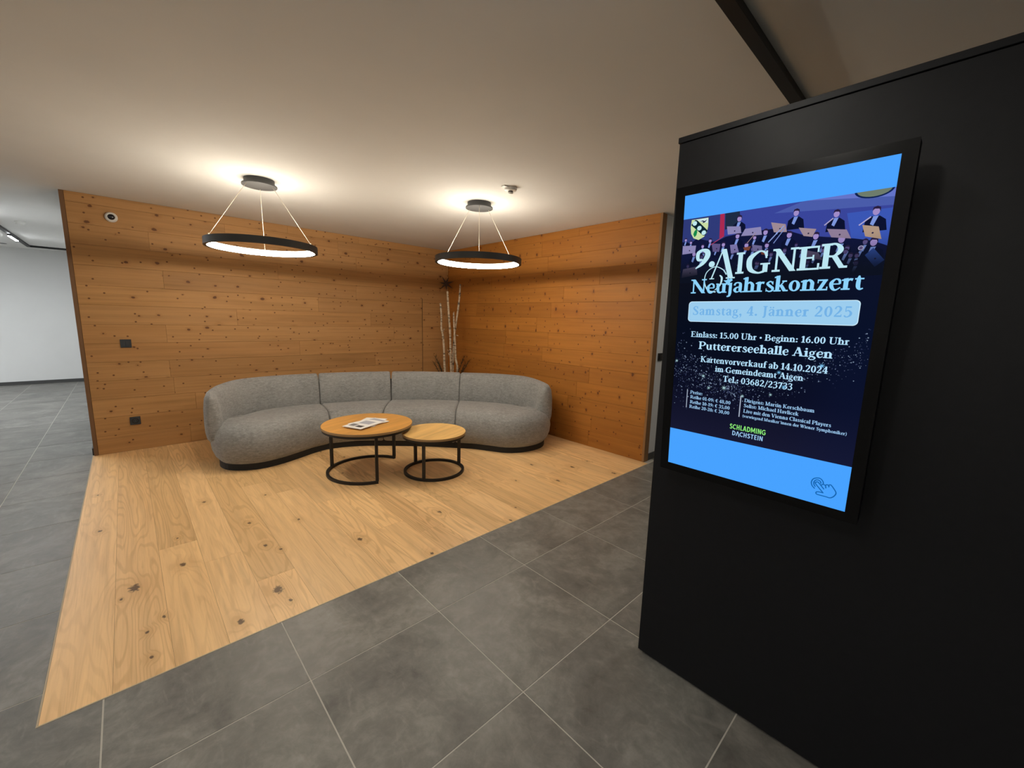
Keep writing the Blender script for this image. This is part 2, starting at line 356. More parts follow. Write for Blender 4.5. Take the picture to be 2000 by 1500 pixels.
# oak planks, 18.7 cm wide, running along y
PW = 0.1868
known = {0: [4.234], 1: [], 2: [3.13], 3: [2.80, 4.6], 4: [2.41, 4.3], 5: [3.9], 6: [3.589, 2.3+9], 7: [3.19], 8: [2.521, 4.0], 9: [2.30, 4.4], 10: [3.6]}
k = 0; x = WX
while x < RWX - 0.01:
    x2 = min(x + PW, RWX)
    cuts = [q for q in known.get(k, [WY + R.uniform(0.4, 1.6), WY + R.uniform(2.2, 3.2)]) if WY+0.1 < q < LWY-0.1]
    ys = [WY] + sorted(cuts) + [LWY]
    for a, b in zip(ys, ys[1:]):
        o = poly_prism('plank', [(x+0.0004, a+0.0004), (x2-0.0004, a+0.0004), (x2-0.0004, b-0.0004), (x+0.0004, b-0.0004)], -0.012, 0.0005, OAK, floor, 0.0004)
    x = x2; k += 1
struct(box('oak_floor_bed', (WX, WY, -0.0011, RWX, LWY, -0.0004), BACKWOOD)).parent = floor

# spruce-clad walls: horizontal boards 18.5 cm high with staggered butt joints
BH = 0.185
def clad(wall, axis, a0, a1, plane, sgn, m, cutsf):
    """axis 'x': boards span x a0..a1 on plane y; axis 'y': span y on plane x. Board face lies on plane, body goes outward by sgn."""
    z = 0.0; row = 0
    while z < H - 0.005:
        z2 = min(z + BH, H - 0.001)
        cs = [a0] + sorted(c for c in cutsf(row) if a0+0.1 < c < a1-0.05) + [a1]
        for p, q in zip(cs, cs[1:]):
            pr = R.uniform(-0.0005, 0.0005); g = 0.0005
            th = 0.02
            if axis == 'x': b = (p+g, min(plane+pr, plane+sgn*th), z+g+0.0002, q-g, max(plane+pr, plane+sgn*th), z2-g)
            else: b = (min(plane+pr, plane+sgn*th), p+g, z+g+0.0002, max(plane+pr, plane+sgn*th), q-g, z2-g)
            box('board', b, m, wall, 0.0012)
        z = z2; row += 1
wl = struct(box('wall_left', (LEX, LWY+0.019, 0, RWX+0.02, LWY+0.045, H), BACKWOOD))
wr = struct(box('wall_right', (RWX+0.019, WY+0.052, 0, RWX+0.045, LWY+0.019, H), BACKWOOD))
rl = random.Random(21)
lc = {9: [0.33, 2.35], 6: [0.31, 2.9], 5: [1.6], 3: [0.33], 4: [0.31, 2.6], 10: [1.4], 8: [1.85], 7: [0.95, 2.55]}
def cut_l(r):
    c = list(lc.get(r, [rl.uniform(0.2, 1.6), rl.uniform(2.0, 3.1)]))
    if r < 9: c = [q for q in c if q < 3.1] + [3.378]
    return c
clad(wl, 'x', LEX+0.031, RWX, LWY, 1, PINE_X, cut_l)
clad(wr, 'y', WY+0.052, LWY, RWX, 1, PINE_Y, lambda r: [rl.uniform(2.6, 3.7), rl.uniform(4.0, 5.2)])
tr = box('trim_3', (LEX, LWY-0.002, 0, LEX+0.030, LWY+0.02, H-0.001), PINE_V, None, 0.001); struct(tr)
tr = box('trim_4', (RWX-0.001, WY+0.047, 0, RWX+0.085, WY+0.072, H-0.001), mat('spruce_end_board', (0.27, 0.135, 0.05), 0.6), None, 0.001); struct(tr)
struct(box('trim_5', (3.3755, LWY-0.0025, 0.001, 3.3815, LWY+0.01, 1.73), DARKGAP)).parent = wl

# ------------------------------------------------------------------ pendant ring lamps
def pendant(cx, cy, wires, label):
    t = thing('ring_pendant_lamp', label, 'pendant lamp', (cx, cy, H), (0, 0, 0), 'ring pendant lamps over the sofa corner')
    lathe('canopy', [(0, 0), (0.108, 0), (0.108, -0.038), (0.125, -0.040), (0.125, -0.050), (0, -0.050)], ANTH, t, 56)
    z0, z1 = 1.953 - H, 2.006 - H; ro, ri = 0.402, 0.384
    rg = lathe('ring', [(ro, z0), (ro, z1), (ri-0.013, z1), (ri-0.013, z1-0.003), (ri, z1-0.004), (ri, z0+0.002), (ri-0.006, z0+0.002), (ri-0.006, z0)], ANTH, t, 96, close=True)
    lathe('diffuser', [(ri+0.0005, z0+0.002), (ri-0.002, z0+0.003), (ri-0.012, z1-0.006), (ri+0.0005, z1-0.0045)], GLOWP, t, 96)
    for a in wires:
        c, s = math.cos(math.radians(a)), math.sin(math.radians(a))
        w = tube('cable', [(0.10*c, 0.10*s, -0.048), (0.392*c, 0.392*s, z1-0.001)], 0.0016, CABLE, t, 6)
        lathe('cable_clamp', [(0, 0.012), (0.004, 0.012), (0.004, 0), (0, 0)], CABLE, w, 8, c=(0.392*c, 0.392*s, z1-0.001))
    return t
pendant(0.884, 3.953, (76, 196, 316), 'left ring pendant lamp, the one nearer the round security camera')
pendant(2.478, 3.135, (232, 352, 112), 'right ring pendant lamp hanging beside the heat detector')

# ------------------------------------------------------------------ sofa
SO = (2.36, 4.71); SU = (0.906, -0.423); SW = (-0.423, -0.906)
def sw(u, w): return Vector((SO[0] + u*SU[0] + w*SW[0], SO[1] + u*SU[1] + w*SW[1], 0))
sofa = thing('curved_sofa', 'large curved grey fabric sofa with four seats on black plinth', 'sofa', (0, 0, 0))
def sweep(name, rings, m, parent, smooth=True, ends=True):
    bm = bmesh.new(); vr = [[bm.verts.new(p) for p in r] for r in rings]; n = len(vr[0])
    for A, B in zip(vr, vr[1:]):
        for i in range(n):
            try: bm.faces.new((A[i], A[(i+1) % n], B[(i+1) % n], B[i]))
            except ValueError: pass
    if ends:
        for r in (vr[0][::-1], vr[-1]): bm.faces.new(r)
    o = from_bm(name, bm, m, parent, smooth)
    if smooth: sharp(o.data, 50)
    return o
def seat_prof(L, ins=0.0, top=0.43):
    P = [(0.0, 0.06), (0.0, 0.38), (0.02, 0.412), (0.06, 0.427), (0.5*L, top+0.006), (L-0.17, top), (L-0.10, top-0.012), (L-0.045, top-0.045), (L-0.012, top-0.10), (L, top-0.19), (L-0.008, 0.17), (L-0.035, 0.105), (L-0.075, 0.062), (L-0.12, 0.050)]
    return [(max(0, r-(ins if i > 3 else 0)), z-(ins if 2 <= i <= 8 else 0)) for i, (r, z) in enumerate(P)]
def seat(pairs, open0, open1, N):
    B = catmull([(p[0], p[1], 0) for p, q in pairs], N); F = catmull([(q[0], q[1], 0) for p, q in pairs], N); rings = []
    def ring(b, f, ins, sh):
        d = f - b; L = d.length; d = d / L
        return [sw(b.x + d.x*r + sh.x, b.y + d.y*r + sh.y) + Vector((0, 0, z)) for r, z in seat_prof(L, ins)]
    for i in range(N):
        tdir = ((F[min(i+1, N-1)] + B[min(i+1, N-1)]) - (F[max(i-1, 0)] + B[max(i-1, 0)])).normalized()
        if i == 0 and open0:
            for off, ins in ((0.0012, 0.026), (0.004, 0.014), (0.012, 0.005), (0.024, 0.0)): rings.append(ring(B[0], F[0], ins, tdir*off))
        elif i == N-1 and open1:
            for off, ins in ((0.024, 0.0), (0.012, 0.005), (0.004, 0.014), (0.0012, 0.026)): rings.append(ring(B[-1], F[-1], ins, -tdir*off))
        elif (i <= 1 and open0 and N > 20) or (i >= N-2 and open1 and N > 20): continue
        else: rings.append(ring(B[i], F[i], 0, Vector((0, 0, 0))))
    return sweep('seat', rings, FAB, sofa)
M1 = [((-.80,.10),(-.64,.64)), ((-.95,.13),(-.78,.74)), ((-1.10,.19),(-.90,.88)), ((-1.24,.27),(-1.03,1.02)), ((-1.34,.36),(-1.18,1.12)), ((-1.40,.46),(-1.34,1.14)), ((-1.43,.56),(-1.50,1.09)), ((-1.45,.66),(-1.62,.96)), ((-1.46,.72),(-1.68,.80)), ((-1.46,.66),(-1.71,.62)), ((-1.45,.56),(-1.69,.46))]
M2 = [((-.80,.10),(-.64,.64)), ((-.4,.03),(-.38,.61)), ((0,.02),(-.12,.66))]
M3 = [((0,.02),(-.12,.66)), ((.41,.08),(.26,.77)), ((.82,.22),(.64,.92))]
M4 = [((.82,.22),(.64,.92)), ((1.0,.30),(.82,1.0)), ((1.15,.38),(.98,1.11)), ((1.28,.47),(1.14,1.22)), ((1.38,.57),(1.32,1.25)), ((1.44,.68),(1.52,1.20)), ((1.47,.74),(1.67,1.10)), ((1.49,.74),(1.77,.94)), ((1.50,.66),(1.82,.74)), ((1.48,.56),(1.81,.56))]
seat(M1, True, False, 40); seat(M2, True, True, 16); seat(M3, True, True, 16); seat(M4, True, False, 40)
BP = [(0.0,0.36), (0.0,0.45), (0.006,0.53), (0.02,0.61), (0.042,0.69), (0.075,0.738), (0.12,0.757), (0.165,0.742), (0.195,0.69), (0.212,0.58), (0.216,0.44), (0.212,0.28), (0.195,0.14), (0.165,0.07), (0.10,0.055), (0.05,0.08), (0.02,0.20)]
def back(pts, open0, open1, N, kend=0.6):
    C = catmull([(p[0], p[1], 0) for p in pts], N); rings = []
    tot = sum((C[i+1]-C[i]).length for i in range(N-1))
    def ring(c, nrm, k, zk, sh, e=0.0):
        out = []; kt = 1.0 - (1.0-kend)*e
        for a, z in BP:
            a2 = (0.108 + (a-0.108)*k)*kt; z2 = 0.40 + (z-0.40)*(zk if z > 0.4 else (1-(1-k)*0.25)*(1-0.62*e))
            q = c + nrm*a2 + sh; out.append(sw(q.x, q.y) + Vector((0, 0, z2)))
        return out
    s = 0.0
    for i in range(N):
        if i: s += (C[i]-C[i-1]).length
        t = (C[min(i+1, N-1)] - C[max(i-1, 0)]).normalized(); nrm = Vector((t.y, -t.x, 0))
        if nrm.dot(Vector((C[i].x*0.9, C[i].y-0.9, 0))) < 0: nrm = -nrm
        for side, dist, op, c0 in ((0, s, open0, C[0]), (1, tot-s, open1, C[-1])): pass
        d0, d1 = s, tot - s; zk = 1.0; e = 0.0
        dd = d1 if not open1 else (d0 if not open0 else 9)
        if dd < 0.55: e = (1 - dd/0.55)**1.3
        if not open1: zk = 1.0 - 0.12*max(0.0, 1 - d1/0.55)**2
        if not open0: zk = 1.0 - 0.12*max(0.0, 1 - d0/0.55)**2
        if i == 0 or i == N-1:
            op = open0 if i == 0 else open1; sg = 1 if i == 0 else -1
            if op: seq = ((0.0012, 0.80, 0.93), (0.003, 0.88, 0.965), (0.010, 0.96, 0.988), (0.022, 1.0, 1.0))
            else: seq = ((-0.045, 0.25, zk*0.86), (-0.040, 0.55, zk*0.93), (-0.024, 0.80, zk*0.975), (0.0, 0.95, zk))
            if i: seq = seq[::-1]
            for off, kk, z_ in seq: rings.append(ring(C[i], nrm, kk, z_, t*(sg*off), e))
        elif min(d0, d1) < 0.028 and N > 12: continue
        else: rings.append(ring(C[i], nrm, 1.0, zk, Vector((0, 0, 0)), e))
    return sweep('backrest', rings, FAB, sofa)
back([(-1.525,.95), (-1.54,.85), (-1.50,.60), (-1.39,.38), (-1.13,.20), (-.80,.09)], False, True, 36)
back([(-.80,.09), (-.44,.02), (0,.0)], True, True, 12)
back([(0,.0), (.41,.065), (.82,.20)], True, True, 12)
back([(.82,.20), (1.21,.36), (1.47,.57), (1.57,.83), (1.575,.99)], True, False, 36, 0.88)
IF = catmull([(-1.20,.24,0), (-1.05,.175,0), (-.80,.10,0), (-.44,.03,0), (0,.01,0), (.41,.075,0), (.82,.21,0), (1.15,.34,0)], 40)
rings = []
for i, c in enumerate(IF):
    t_ = (IF[min(i+1, 39)] - IF[max(i-1, 0)]).normalized(); n_ = Vector((t_.y, -t_.x, 0)); q = [c + n_*a for a in (0.07, 0.145)]
    rings.append([sw(q[0].x, q[0].y)+Vector((0,0,.12)), sw(q[0].x, q[0].y)+Vector((0,0,.64)), sw(q[1].x, q[1].y)+Vector((0,0,.66)), sw(q[1].x, q[1].y)+Vector((0,0,.12))])
sweep('inner_frame', rings, mat('dark_lining', (0.03, 0.028, 0.025), 0.9), sofa, False)
pl = bmesh.new()
prs = M1[::-1][1:] + M2[1:] + M3[1:] + M4[1:-1]
Bc = catmull([(p[0], p[1]-0.10, 0) for p, q in prs], 70); Fc = catmull([(q[0], q[1], 0) for p, q in prs], 70); rings = []
for b, f in zip(Bc, Fc):
    d = (f-b).normalized(); f2 = f - d*0.075
    rings.append([sw(b.x, b.y)+Vector((0,0,0)), sw(b.x, b.y)+Vector((0,0,.07)), sw(f2.x, f2.y)+Vector((0,0,.07)), sw(f2.x, f2.y)+Vector((0,0,0))])
pl.free(); sweep('plinth', rings, PLINTH, sofa, False)

# ------------------------------------------------------------------ nesting coffee tables
def ringtube(name, r, z, h, a0, a1, m, parent, w=0.018, n=64):
    bm = bmesh.new(); full_ = abs(a1-a0) >= 359.9; rs = []
    for i in range(n if full_ else n+1):
        a = math.radians(a0 + (a1-a0)*i/n); c, s = math.cos(a), math.sin(a)
        rs.append([bm.verts.new(((r+dr)*c, (r+dr)*s, z+dz)) for dr, dz in ((0, 0), (0, h), (-w, h), (-w, 0))])
    prs = list(zip(rs, rs[1:])) + ([(rs[-1], rs[0])] if full_ else [])
    for A, B in prs:
        for i in range(4): bm.faces.new((A[i], A[(i+1) % 4], B[(i+1) % 4], B[i]))
    if not full_: bm.faces.new(rs[0]); bm.faces.new(rs[-1][::-1])
    return from_bm(name, bm, m, parent)
def table(x, y, r, ztop, rb, legs, arc, mtop, label, th=0.02):
    t = thing('coffee_table', label, 'coffee table', (x, y, 0), (0, 0, 0), 'nesting coffee tables')
    tp = lathe('tabletop', [(0, ztop), (r-0.0015, ztop), (r-0.001, ztop-0.002), (0, ztop-0.002)], mtop, t, 80)
    lathe('top_edge', [(r-0.0015, ztop-0.0005), (r, ztop-0.003), (r, ztop-th), (r-0.003, ztop-th), (0, ztop-th), (0, ztop-0.0025), (r-0.0015, ztop-0.0025)], EDGE, t, 80)
    ringtube('upper_ring', r-0.006, ztop-th-0.022, 0.0218, 0, 360, BLACKM, t, r-0.006-rb+0.025)
    ringtube('base_ring', rb, 0.0005, 0.022, arc[0], arc[1], BLACKM, t, 0.024)
    for a in legs:
        c, s = math.cos(math.radians(a)), math.sin(math.radians(a))
        bm = bmesh.new(); bx(bm, rb-0.024, -0.012, 0.0226, rb, 0.012, ztop-th-0.0222); bmesh.ops.rotate(bm, verts=bm.verts, cent=(0,0,0), matrix=Matrix.Rotation(math.radians(a), 3, 'Z'))
        from_bm('leg', bm, BLACKM, t)
    return t
table(1.575, 3.62, 0.402, 0.458, 0.375, (24, 133, 256.5), (22.7, 257.8), TOPB, 'larger round coffee table with wooden top and open black ring base')
table(2.04, 3.22, 0.295, 0.39, 0.283, (-5, 100, 218), (0, 360), TOPS, 'smaller round coffee table with wooden top and full black ring base')

# ------------------------------------------------------------------ magazines
PAPER = mat('white_paper', (0.86, 0.86, 0.86), 0.45); PRN = [mat('print_grey', (0.20, 0.20, 0.22), 0.5), mat('print_dark', (0.05, 0.05, 0.06), 0.5), mat('print_blue_grey', (0.42, 0.44, 0.52), 0.5), mat('print_beige', (0.42, 0.34, 0.26), 0.5)]
def magazine(x, y, z, ang, label, prints, w=0.21, l=0.297, th=0.004):
    t = thing('magazine', label, 'magazine', (x, y, z), (0, 0, math.radians(ang)), 'magazines on the larger coffee table')
    bm = bmesh.new(); n = 8
    up = [bm.verts.new((w*(i/n-0.5), s*l/2, th + 0.0012*math.sin(PI*i/n))) for s in (-1, 1) for i in range(n+1)]
    dn = [bm.verts.new((w*(i/n-0.5), s*l/2, 0)) for s in (-1, 1) for i in range(n+1)]
    for i in range(n):
        bm.faces.new((up[i], up[i+1], up[n+2+i], up[n+1+i])); bm.faces.new((dn[i], dn[n+1+i], dn[n+2+i], dn[i+1]))
        bm.faces.new((dn[i], dn[i+1], up[i+1], up[i])); bm.faces.new((dn[n+1+i], up[n+1+i], up[n+2+i], dn[n+2+i]))
    bm.faces.new((dn[0], up[0], up[n+1], dn[n+1])); bm.faces.new((dn[n], dn[2*n+1], up[2*n+1], up[n]))
    from_bm('pages', bm, PAPER, t)
    for (a, b, c, d, mi) in prints:
        v = []; f = []; K = 6
        for i in range(K+1):
            u = a + (c-a)*i/K; zz = th + 0.0012*math.sin(PI*(u/w+0.5)) + 0.0003; v += [(u, b, zz), (u, d, zz)]
        for i in range(K): f.append((2*i, 2*i+2, 2*i+3, 2*i+1))
        pyd('cover_print', v, f, PRN[mi], t)
    return t
magazine(1.60, 3.63, 0.459, -50, 'bottom magazine of the stack, pale cover edge showing', [(-.09, -.13, .09, -.06, 3)])
magazine(1.575, 3.60, 0.4645, -78, 'middle magazine of the stack, fanned out to the right', [(-.09, .06, .08, .13, 2), (-.09, -.12, -.02, .02, 0)])
magazine(1.505, 3.555, 0.470, -66, 'top magazine of the stack with grey pictures on cover', [(-.06, .0, .06, .10, 2), (-.085, -.10, -.02, -.03, 0), (.0, -.11, .07, -.06, 1)])

# ------------------------------------------------------------------ birch branches behind the sofa
def dirp(px, py):
    d = _f + _r*((px-1000)/800.53) + _d*((py-750)/800.53); return d
NP = Vector((3.45, 5.25, 0)).normalized()
def onplane(px, py, back=0.0):
    d = dirp(px, py); s = (Vector((3.40, 5.20, 0)).dot(NP) + back) / d.dot(NP); return Vector((0, 0, EYE)) + d*s
VB = onplane(880, 760); vx, vy = VB.x, VB.y
vase = thing('floor_vase', 'dark floor vase behind the sofa holding birch branches', 'vase', (vx, vy, 0))
lathe('body', [(0, 0.0), (0.07, 0.0), (0.095, 0.02), (0.11, 0.14), (0.10, 0.30), (0.085, 0.36), (0.09, 0.40), (0.083, 0.40), (0.078, 0.36), (0.09, 0.28), (0.095, 0.14), (0.08, 0.03), (0, 0.03)], mat('dark_ceramic', (0.03, 0.028, 0.026), 0.4), vase, 40)
def branch(pix, r0, r1, label, twigs=(), bk=0.0, cat='branch'):
    P = [onplane(x, y, bk) for x, y in pix]
    base = Vector((vx + (P[-1].x-vx)*0.25, vy + (P[-1].y-vy)*0.25, 0.036)); P = P + [base]; P = P[::-1]
    C = catmull(P, 40); rad = [(r0 + (r1-r0)*i/39) * (1 + 0.10*R.uniform(-1, 1)) for i in range(40)]
    t = thing('birch_branch', label, cat, tuple(base), (0, 0, 0), 'birch branches behind the sofa')
    bm = bmesh.new(); tube_bm(bm, [c - base for c in C], rad, 9); from_bm('stem', bm, BARK, t, True)
    for (x, y, x2, y2) in twigs:
        a = onplane(x, y, bk) - base; b = onplane(x2, y2, bk-0.02) - base
        bm = bmesh.new(); tube_bm(bm, [a, (a+b)/2 + Vector((0, 0, 0.004)), b], [0.009, 0.007, 0.005], 7); from_bm('twig_stub', bm, BARK, t, True)
branch([(860, 592), (862, 615), (862, 640), (865, 655), (867, 680), (869, 725)], 0.019, 0.012, 'leftmost birch branch with a short side stub', [(864, 650, 868, 642), (864, 658, 867, 662)])
branch([(874, 569), (875, 590), (877, 620), (879, 650), (880, 690), (881, 726)], 0.021, 0.013, 'second birch branch from the left, tall and straight', [(879, 690, 874, 683)], -0.02)
branch([(886, 611), (887, 640), (889, 670), (890, 700), (893, 726)], 0.019, 0.012, 'shorter straight birch branch crossing the tallest one', [(886, 613, 887, 609)], 0.0)
branch([(899, 555), (897, 585), (892, 622), (888, 650), (885, 690), (884, 726)], 0.020, 0.012, 'tallest birch branch, leaning to the right at its tip', [(890, 655, 895, 656)], 0.04)
branch([(881, 682), (880, 700), (881, 726)], 0.014, 0.009, 'thin low birch branch in front of the others', [(880, 700, 876, 690)], -0.05)
# fir twigs
FIR = mat('dark_fir_needles', (0.020, 0.026, 0.012), 0.8)
def fir(cx, cy, px_list, label):
    base = Vector((cx, cy, 0.036)); t = thing('fir_twig', label, 'twig', tuple(base), (0, 0, 0), 'fir twigs behind the sofa')
    bm = bmesh.new(); stem = bmesh.new()
    for px, py, bk in px_list:
        tip = onplane(px, py, bk) - base; C = catmull([Vector((0, 0, 0)), Vector((tip.x*0.25, tip.y*0.25, tip.z*0.55)), tip], 16)
        tube_bm(stem, C, 0.004, 5)
        for i in range(6, 16):
            p = C[i]; td = (C[i] - C[i-1]).normalized()
            for k in range(12):
                a = R.uniform(0, 2*PI); v = Vector((math.cos(a), math.sin(a), R.uniform(-0.3, 0.5))); v = (v + td*0.9).normalized()*R.uniform(0.05, 0.09)
                q = td.cross(v).normalized()*0.0022; q0 = p + td*R.uniform(0, 0.03)
                f = [bm.verts.new(q0 - q), bm.verts.new(q0 + q), bm.verts.new(q0 + v)]; bm.faces.new(f)
    from_bm('stem', stem, mat('fir_stem', (0.05, 0.03, 0.015), 0.8), t)
    me = bpy.data.meshes.new('needles'); bm.to_mesh(me); bm.free(); n = link('needles', me, FIR, t); n['kind'] = 'stuff'
fir(vx-0.02, vy+0.03, [(852, 700, -0.04), (857, 708, 0.0), (850, 712, -0.06)], 'dark fir twigs left of the birch branches, mostly behind the sofa')
fir(vx+0.03, vy-0.01, [(905, 700, -0.03), (914, 708, -0.05), (908, 712, -0.02)], 'dark fir twigs right of the birch branches, mostly behind the sofa')
# dark star in the corner
def star():
    c = Vector((RWX-0.118, LWY-0.118, 1.975))
    t = thing('hanging_star', 'dark woven star hanging high in the timber corner', 'star', tuple(c), (0, 0, math.radians(-45)))
    m = mat('dark_rattan', (0.07, 0.036, 0.024), 0.8)
    for i in range(7):
        a = 2*PI*i/7 + 0.3; L = 0.135 if i % 2 == 0 else 0.11
        tip = Vector((math.cos(a)*L, 0, math.sin(a)*L)); s = Vector((-math.sin(a), 0, math.cos(a)))*0.021; d = Vector((0, 0.014, 0)); v = [tip, s, -s, d, -d]
        o = pyd('ray', [tuple(q) for q in v], [(0, 1, 3), (0, 3, 2), (0, 2, 4), (0, 4, 1), (1, 2, 3), (1, 4, 2)], m, t)
    tube('cord', [(0, 0, 0.0), (0, 0, H-1.975-0.001)], 0.0008, m, t, 5)
star()

# ------------------------------------------------------------------ wall and ceiling fittings
t = thing('dome_camera', 'white round security camera with black lens high on the timber wall', 'camera', (-0.008, LWY-0.0015, 2.312), (PI/2, 0, 0))
lathe('housing', [(0, 0), (0.046, 0), (0.046, 0.014), (0.042, 0.025), (0.034, 0.031), (0.027, 0.027), (0, 0.027)], WHITEP, t, 48)
lathe('lens_dome', [(0.0265, 0.0272), (0.025, 0.035), (0.019, 0.042), (0.010, 0.046), (0, 0.047)], BLACKG, t, 40)
def plate(name, label, cat, x, z, kind):
    t = thing(name, label, cat, (x, LWY-0.0012, z))
    box('frame', (-0.041, -0.010, -0.041, 0.041, 0, 0.041), ANTHP, t, 0.002)
    if kind == 'switch':
        box('rocker', (-0.0275, -0.0145, -0.0275, -0.0005, -0.0095, 0.0275), ANTHP, t, 0.0015); box('rocker', (0.0005, -0.0145, -0.0275, 0.0275, -0.0095, 0.0275), ANTHP, t, 0.0015)
    else:
        bm = bmesh.new(); lathe_bm(bm, [(0.0265, 0.0125), (0.0245, 0.0135), (0.0195, 0.0135), (0.0190, 0.0098), (0, 0.0098)], 32); bmesh.ops.rotate(bm, verts=bm.verts, cent=(0, 0, 0), matrix=Matrix.Rotation(PI/2, 3, 'X')); from_bm('socket_insert', bm, BLACKM, t)
        for s in (-1, 1): box('contact_hole', (s*0.0095-0.0025, -0.0102, -0.0025, s*0.0095+0.0025, -0.0098, 0.0025), BLACKG, t)
    return t
plate('wall_switch', 'dark square light switch on the left timber wall at hand height', 'switch', -0.011, 1.107, 'switch')
plate('wall_socket', 'dark square power socket low on the left timber wall', 'socket', -0.009, 0.312, 'socket')
t = thing('wall_switch', 'black switch on the white wall between timber edge and black kiosk wall', 'switch', (4.045, 2.0612, 1.101))
box('frame', (-0.045, -0.012, -0.04, 0.045, 0, 0.04), BLACKM, t, 0.002); box('rocker', (-0.0275, -0.017, -0.0275, 0.0275, -0.0115, 0.0275), BLACKM, t, 0.0015)
t = thing('heat_detector', 'white ceiling detector with round sensor beside the right pendant lamp', 'detector', (2.375, 2.60, H))
lathe('base', [(0, 0), (0.052, 0), (0.052, -0.006), (0.048, -0.022), (0.040, -0.026), (0, -0.026)], WHITEP, t, 40)
box('bracket', (-0.085, -0.022, -0.007, -0.03, 0.022, -0.0002), WHITEP, t, 0.002)
lathe('sensor_neck', [(0, -0.026), (0.020, -0.026), (0.020, -0.036), (0, -0.036)], mat('grey_mesh', (0.12, 0.11, 0.10), 0.6), t, 24)
lathe('sensor_cap', [(0, -0.036), (0.021, -0.036), (0.021, -0.043), (0.017, -0.047), (0, -0.047)], WHITEP, t, 24)
t = thing('smoke_detector', 'white smoke detector on the corridor ceiling', 'detector', (-0.85, 8.18, H))
lathe('base', [(0, 0), (0.05, 0), (0.05, -0.012), (0, -0.012)], WHITEP, t, 32); lathe('head', [(0, -0.012), (0.042, -0.012), (0.038, -0.032), (0.022, -0.038), (0, -0.038)], WHITEP, t, 32)
def downlight(x, y, label):
    t = thing('ceiling_spot', label, 'spotlight', (x, y, H), (0, 0, 0), 'small recessed ceiling spots in the corridor'); bm = bmesh.new()
    lathe('rim', [(0.045, 0), (0.045, -0.004), (0.036, -0.004), (0.034, -0.0005), (0, -0.0005)], ANTH, t, 32)
downlight(-1.395, 11.20, 'small dark ceiling spot nearest the corridor end wall')
downlight(-1.62, 10.3, 'small dark ceiling spot further left in the corridor')

# track system: one run over the foyer, one along the corridor with a bend at its end
TK = mat('black_track', (0.012, 0.012, 0.012), 0.5)
def trackp(name, x0, y0, x1, y1, parent): return box(name, (x0, y0, -0.030, x1, y1, -0.0005), TK, parent, 0.0015)
t = thing('ceiling_track', 'black ceiling track running across above the black kiosk wall', 'light track', (0, 0, H))
trackp('rail', -1.08, 0.612, 5.6, 0.660, t)
t = thing('ceiling_track', 'black ceiling track with a bend on the corridor ceiling', 'light track', (0, 0, H))
trackp('rail', -1.125, 0.612, -1.082, 11.10, t); trackp('rail', -1.125, 11.1005, LEX-0.001, 11.143, t)
def track_lamp(x, y, L, along, g, label):
    t = thing('track_lamp', label, 'track lamp', (x, y, H-0.0305))
    a = (L/2, 0.017) if along == 'x' else (0.017, L/2)
    box('body', (-a[0], -a[1], -0.024, a[0], a[1], -0.0005), TK, t)
    box('diffuser', (-a[0]+0.003, -a[1]+0.001, -0.0265, a[0]-0.003, a[1]-0.001, -0.0245), g, t)
    return t
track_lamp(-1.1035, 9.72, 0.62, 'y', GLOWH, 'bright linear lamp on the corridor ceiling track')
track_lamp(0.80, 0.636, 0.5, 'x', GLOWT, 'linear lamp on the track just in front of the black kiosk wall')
track_lamp(-0.30, 0.636, 0.6, 'x', GLOWF, 'added linear fill lamp, out of view above the camera side of the foyer')  # added out of view to brighten the front tiles
track_lamp(3.6, 0.636, 1.0, 'x', emis('rear_fill', NEUT, 95.0), 'added linear fill lamp, unseen behind the black kiosk wall')  # added out of view to light the return wall and right-hand tiles
track_lamp(-1.1035, 7.3, 1.0, 'y', GLOWH, 'added linear fill lamp, out of view where the corridor begins')  # added beyond the frame to brighten the corridor
def fill_panel(x, y, label, g):  # unseen square lamps, added as fill light for foyer and corridor
    t = thing('fill_lamp', label, 'fill lamp', (x, y, H), (0, 0, 0), 'added square fill lamps of foyer and corridor')
    box('frame', (-0.31, -0.31, -0.03, 0.31, 0.31, -0.0005), WHITEP, t); box('diffuser', (-0.29, -0.29, -0.034, 0.29, 0.29, -0.0305), g, t)
GLOWC = emis('panel_fill', NEUT, 42.0); GLOWD = emis('panel_fill_cool', COOLW, 110.0)
fill_panel(-2.9, -0.4, 'added square fill lamp, unseen behind the camera', GLOWC)
fill_panel(-3.4, 9.0, 'added square fill lamp, unseen in the left part of the corridor', GLOWD)
fill_panel(-3.4, 4.5, 'added square fill lamp, unseen left of the timber niche', emis('dim_panel_fill', NEUT, 22.0))

# ------------------------------------------------------------------ black kiosk wall and touch screen
kw = thing('display_wall', 'free-standing matt black wall carrying the bright touch screen', 'partition', (1.546, 0.778, 0))
box('core', (0, -3.0, 0.012, 0.40, 0, 2.097), KIOSK, kw, 0.0015)
box('cap_board', (-0.004, -3.0, 2.0985, 0.404, 0.004, 2.118), KIOSK, kw, 0.001)
box('plinth', (0.012, -2.99, 0.0006, 0.388, -0.03, 0.0118), BLACKM, kw)
for yy in (-0.02, -1.5): box('foot', (0.02, yy-0.04, 0.0004, 0.06, yy, 0.0118), BLACKM, kw)
scr = thing('touch_screen', 'upright touch screen with blue bands showing a concert poster', 'screen')
S3 = Matrix(((0.9982005, -0.00025784, -0.0599635), (0, 0.99999075, -0.0043), (0.059964, 0.00429225, 0.9981913)))
mw = S3.to_4x4(); mw.translation = Vector((1.434, 0.4096, 1.3968)); scr.matrix_world = mw
SWD, SHT = 0.265, 0.4711
BEZ = mat('glossy_black_bezel', (0.003, 0.003, 0.0035), 0.22, spec=0.22); BODYM = mat('black_screen_body', (0.003, 0.003, 0.004), 0.5, spec=0.2)
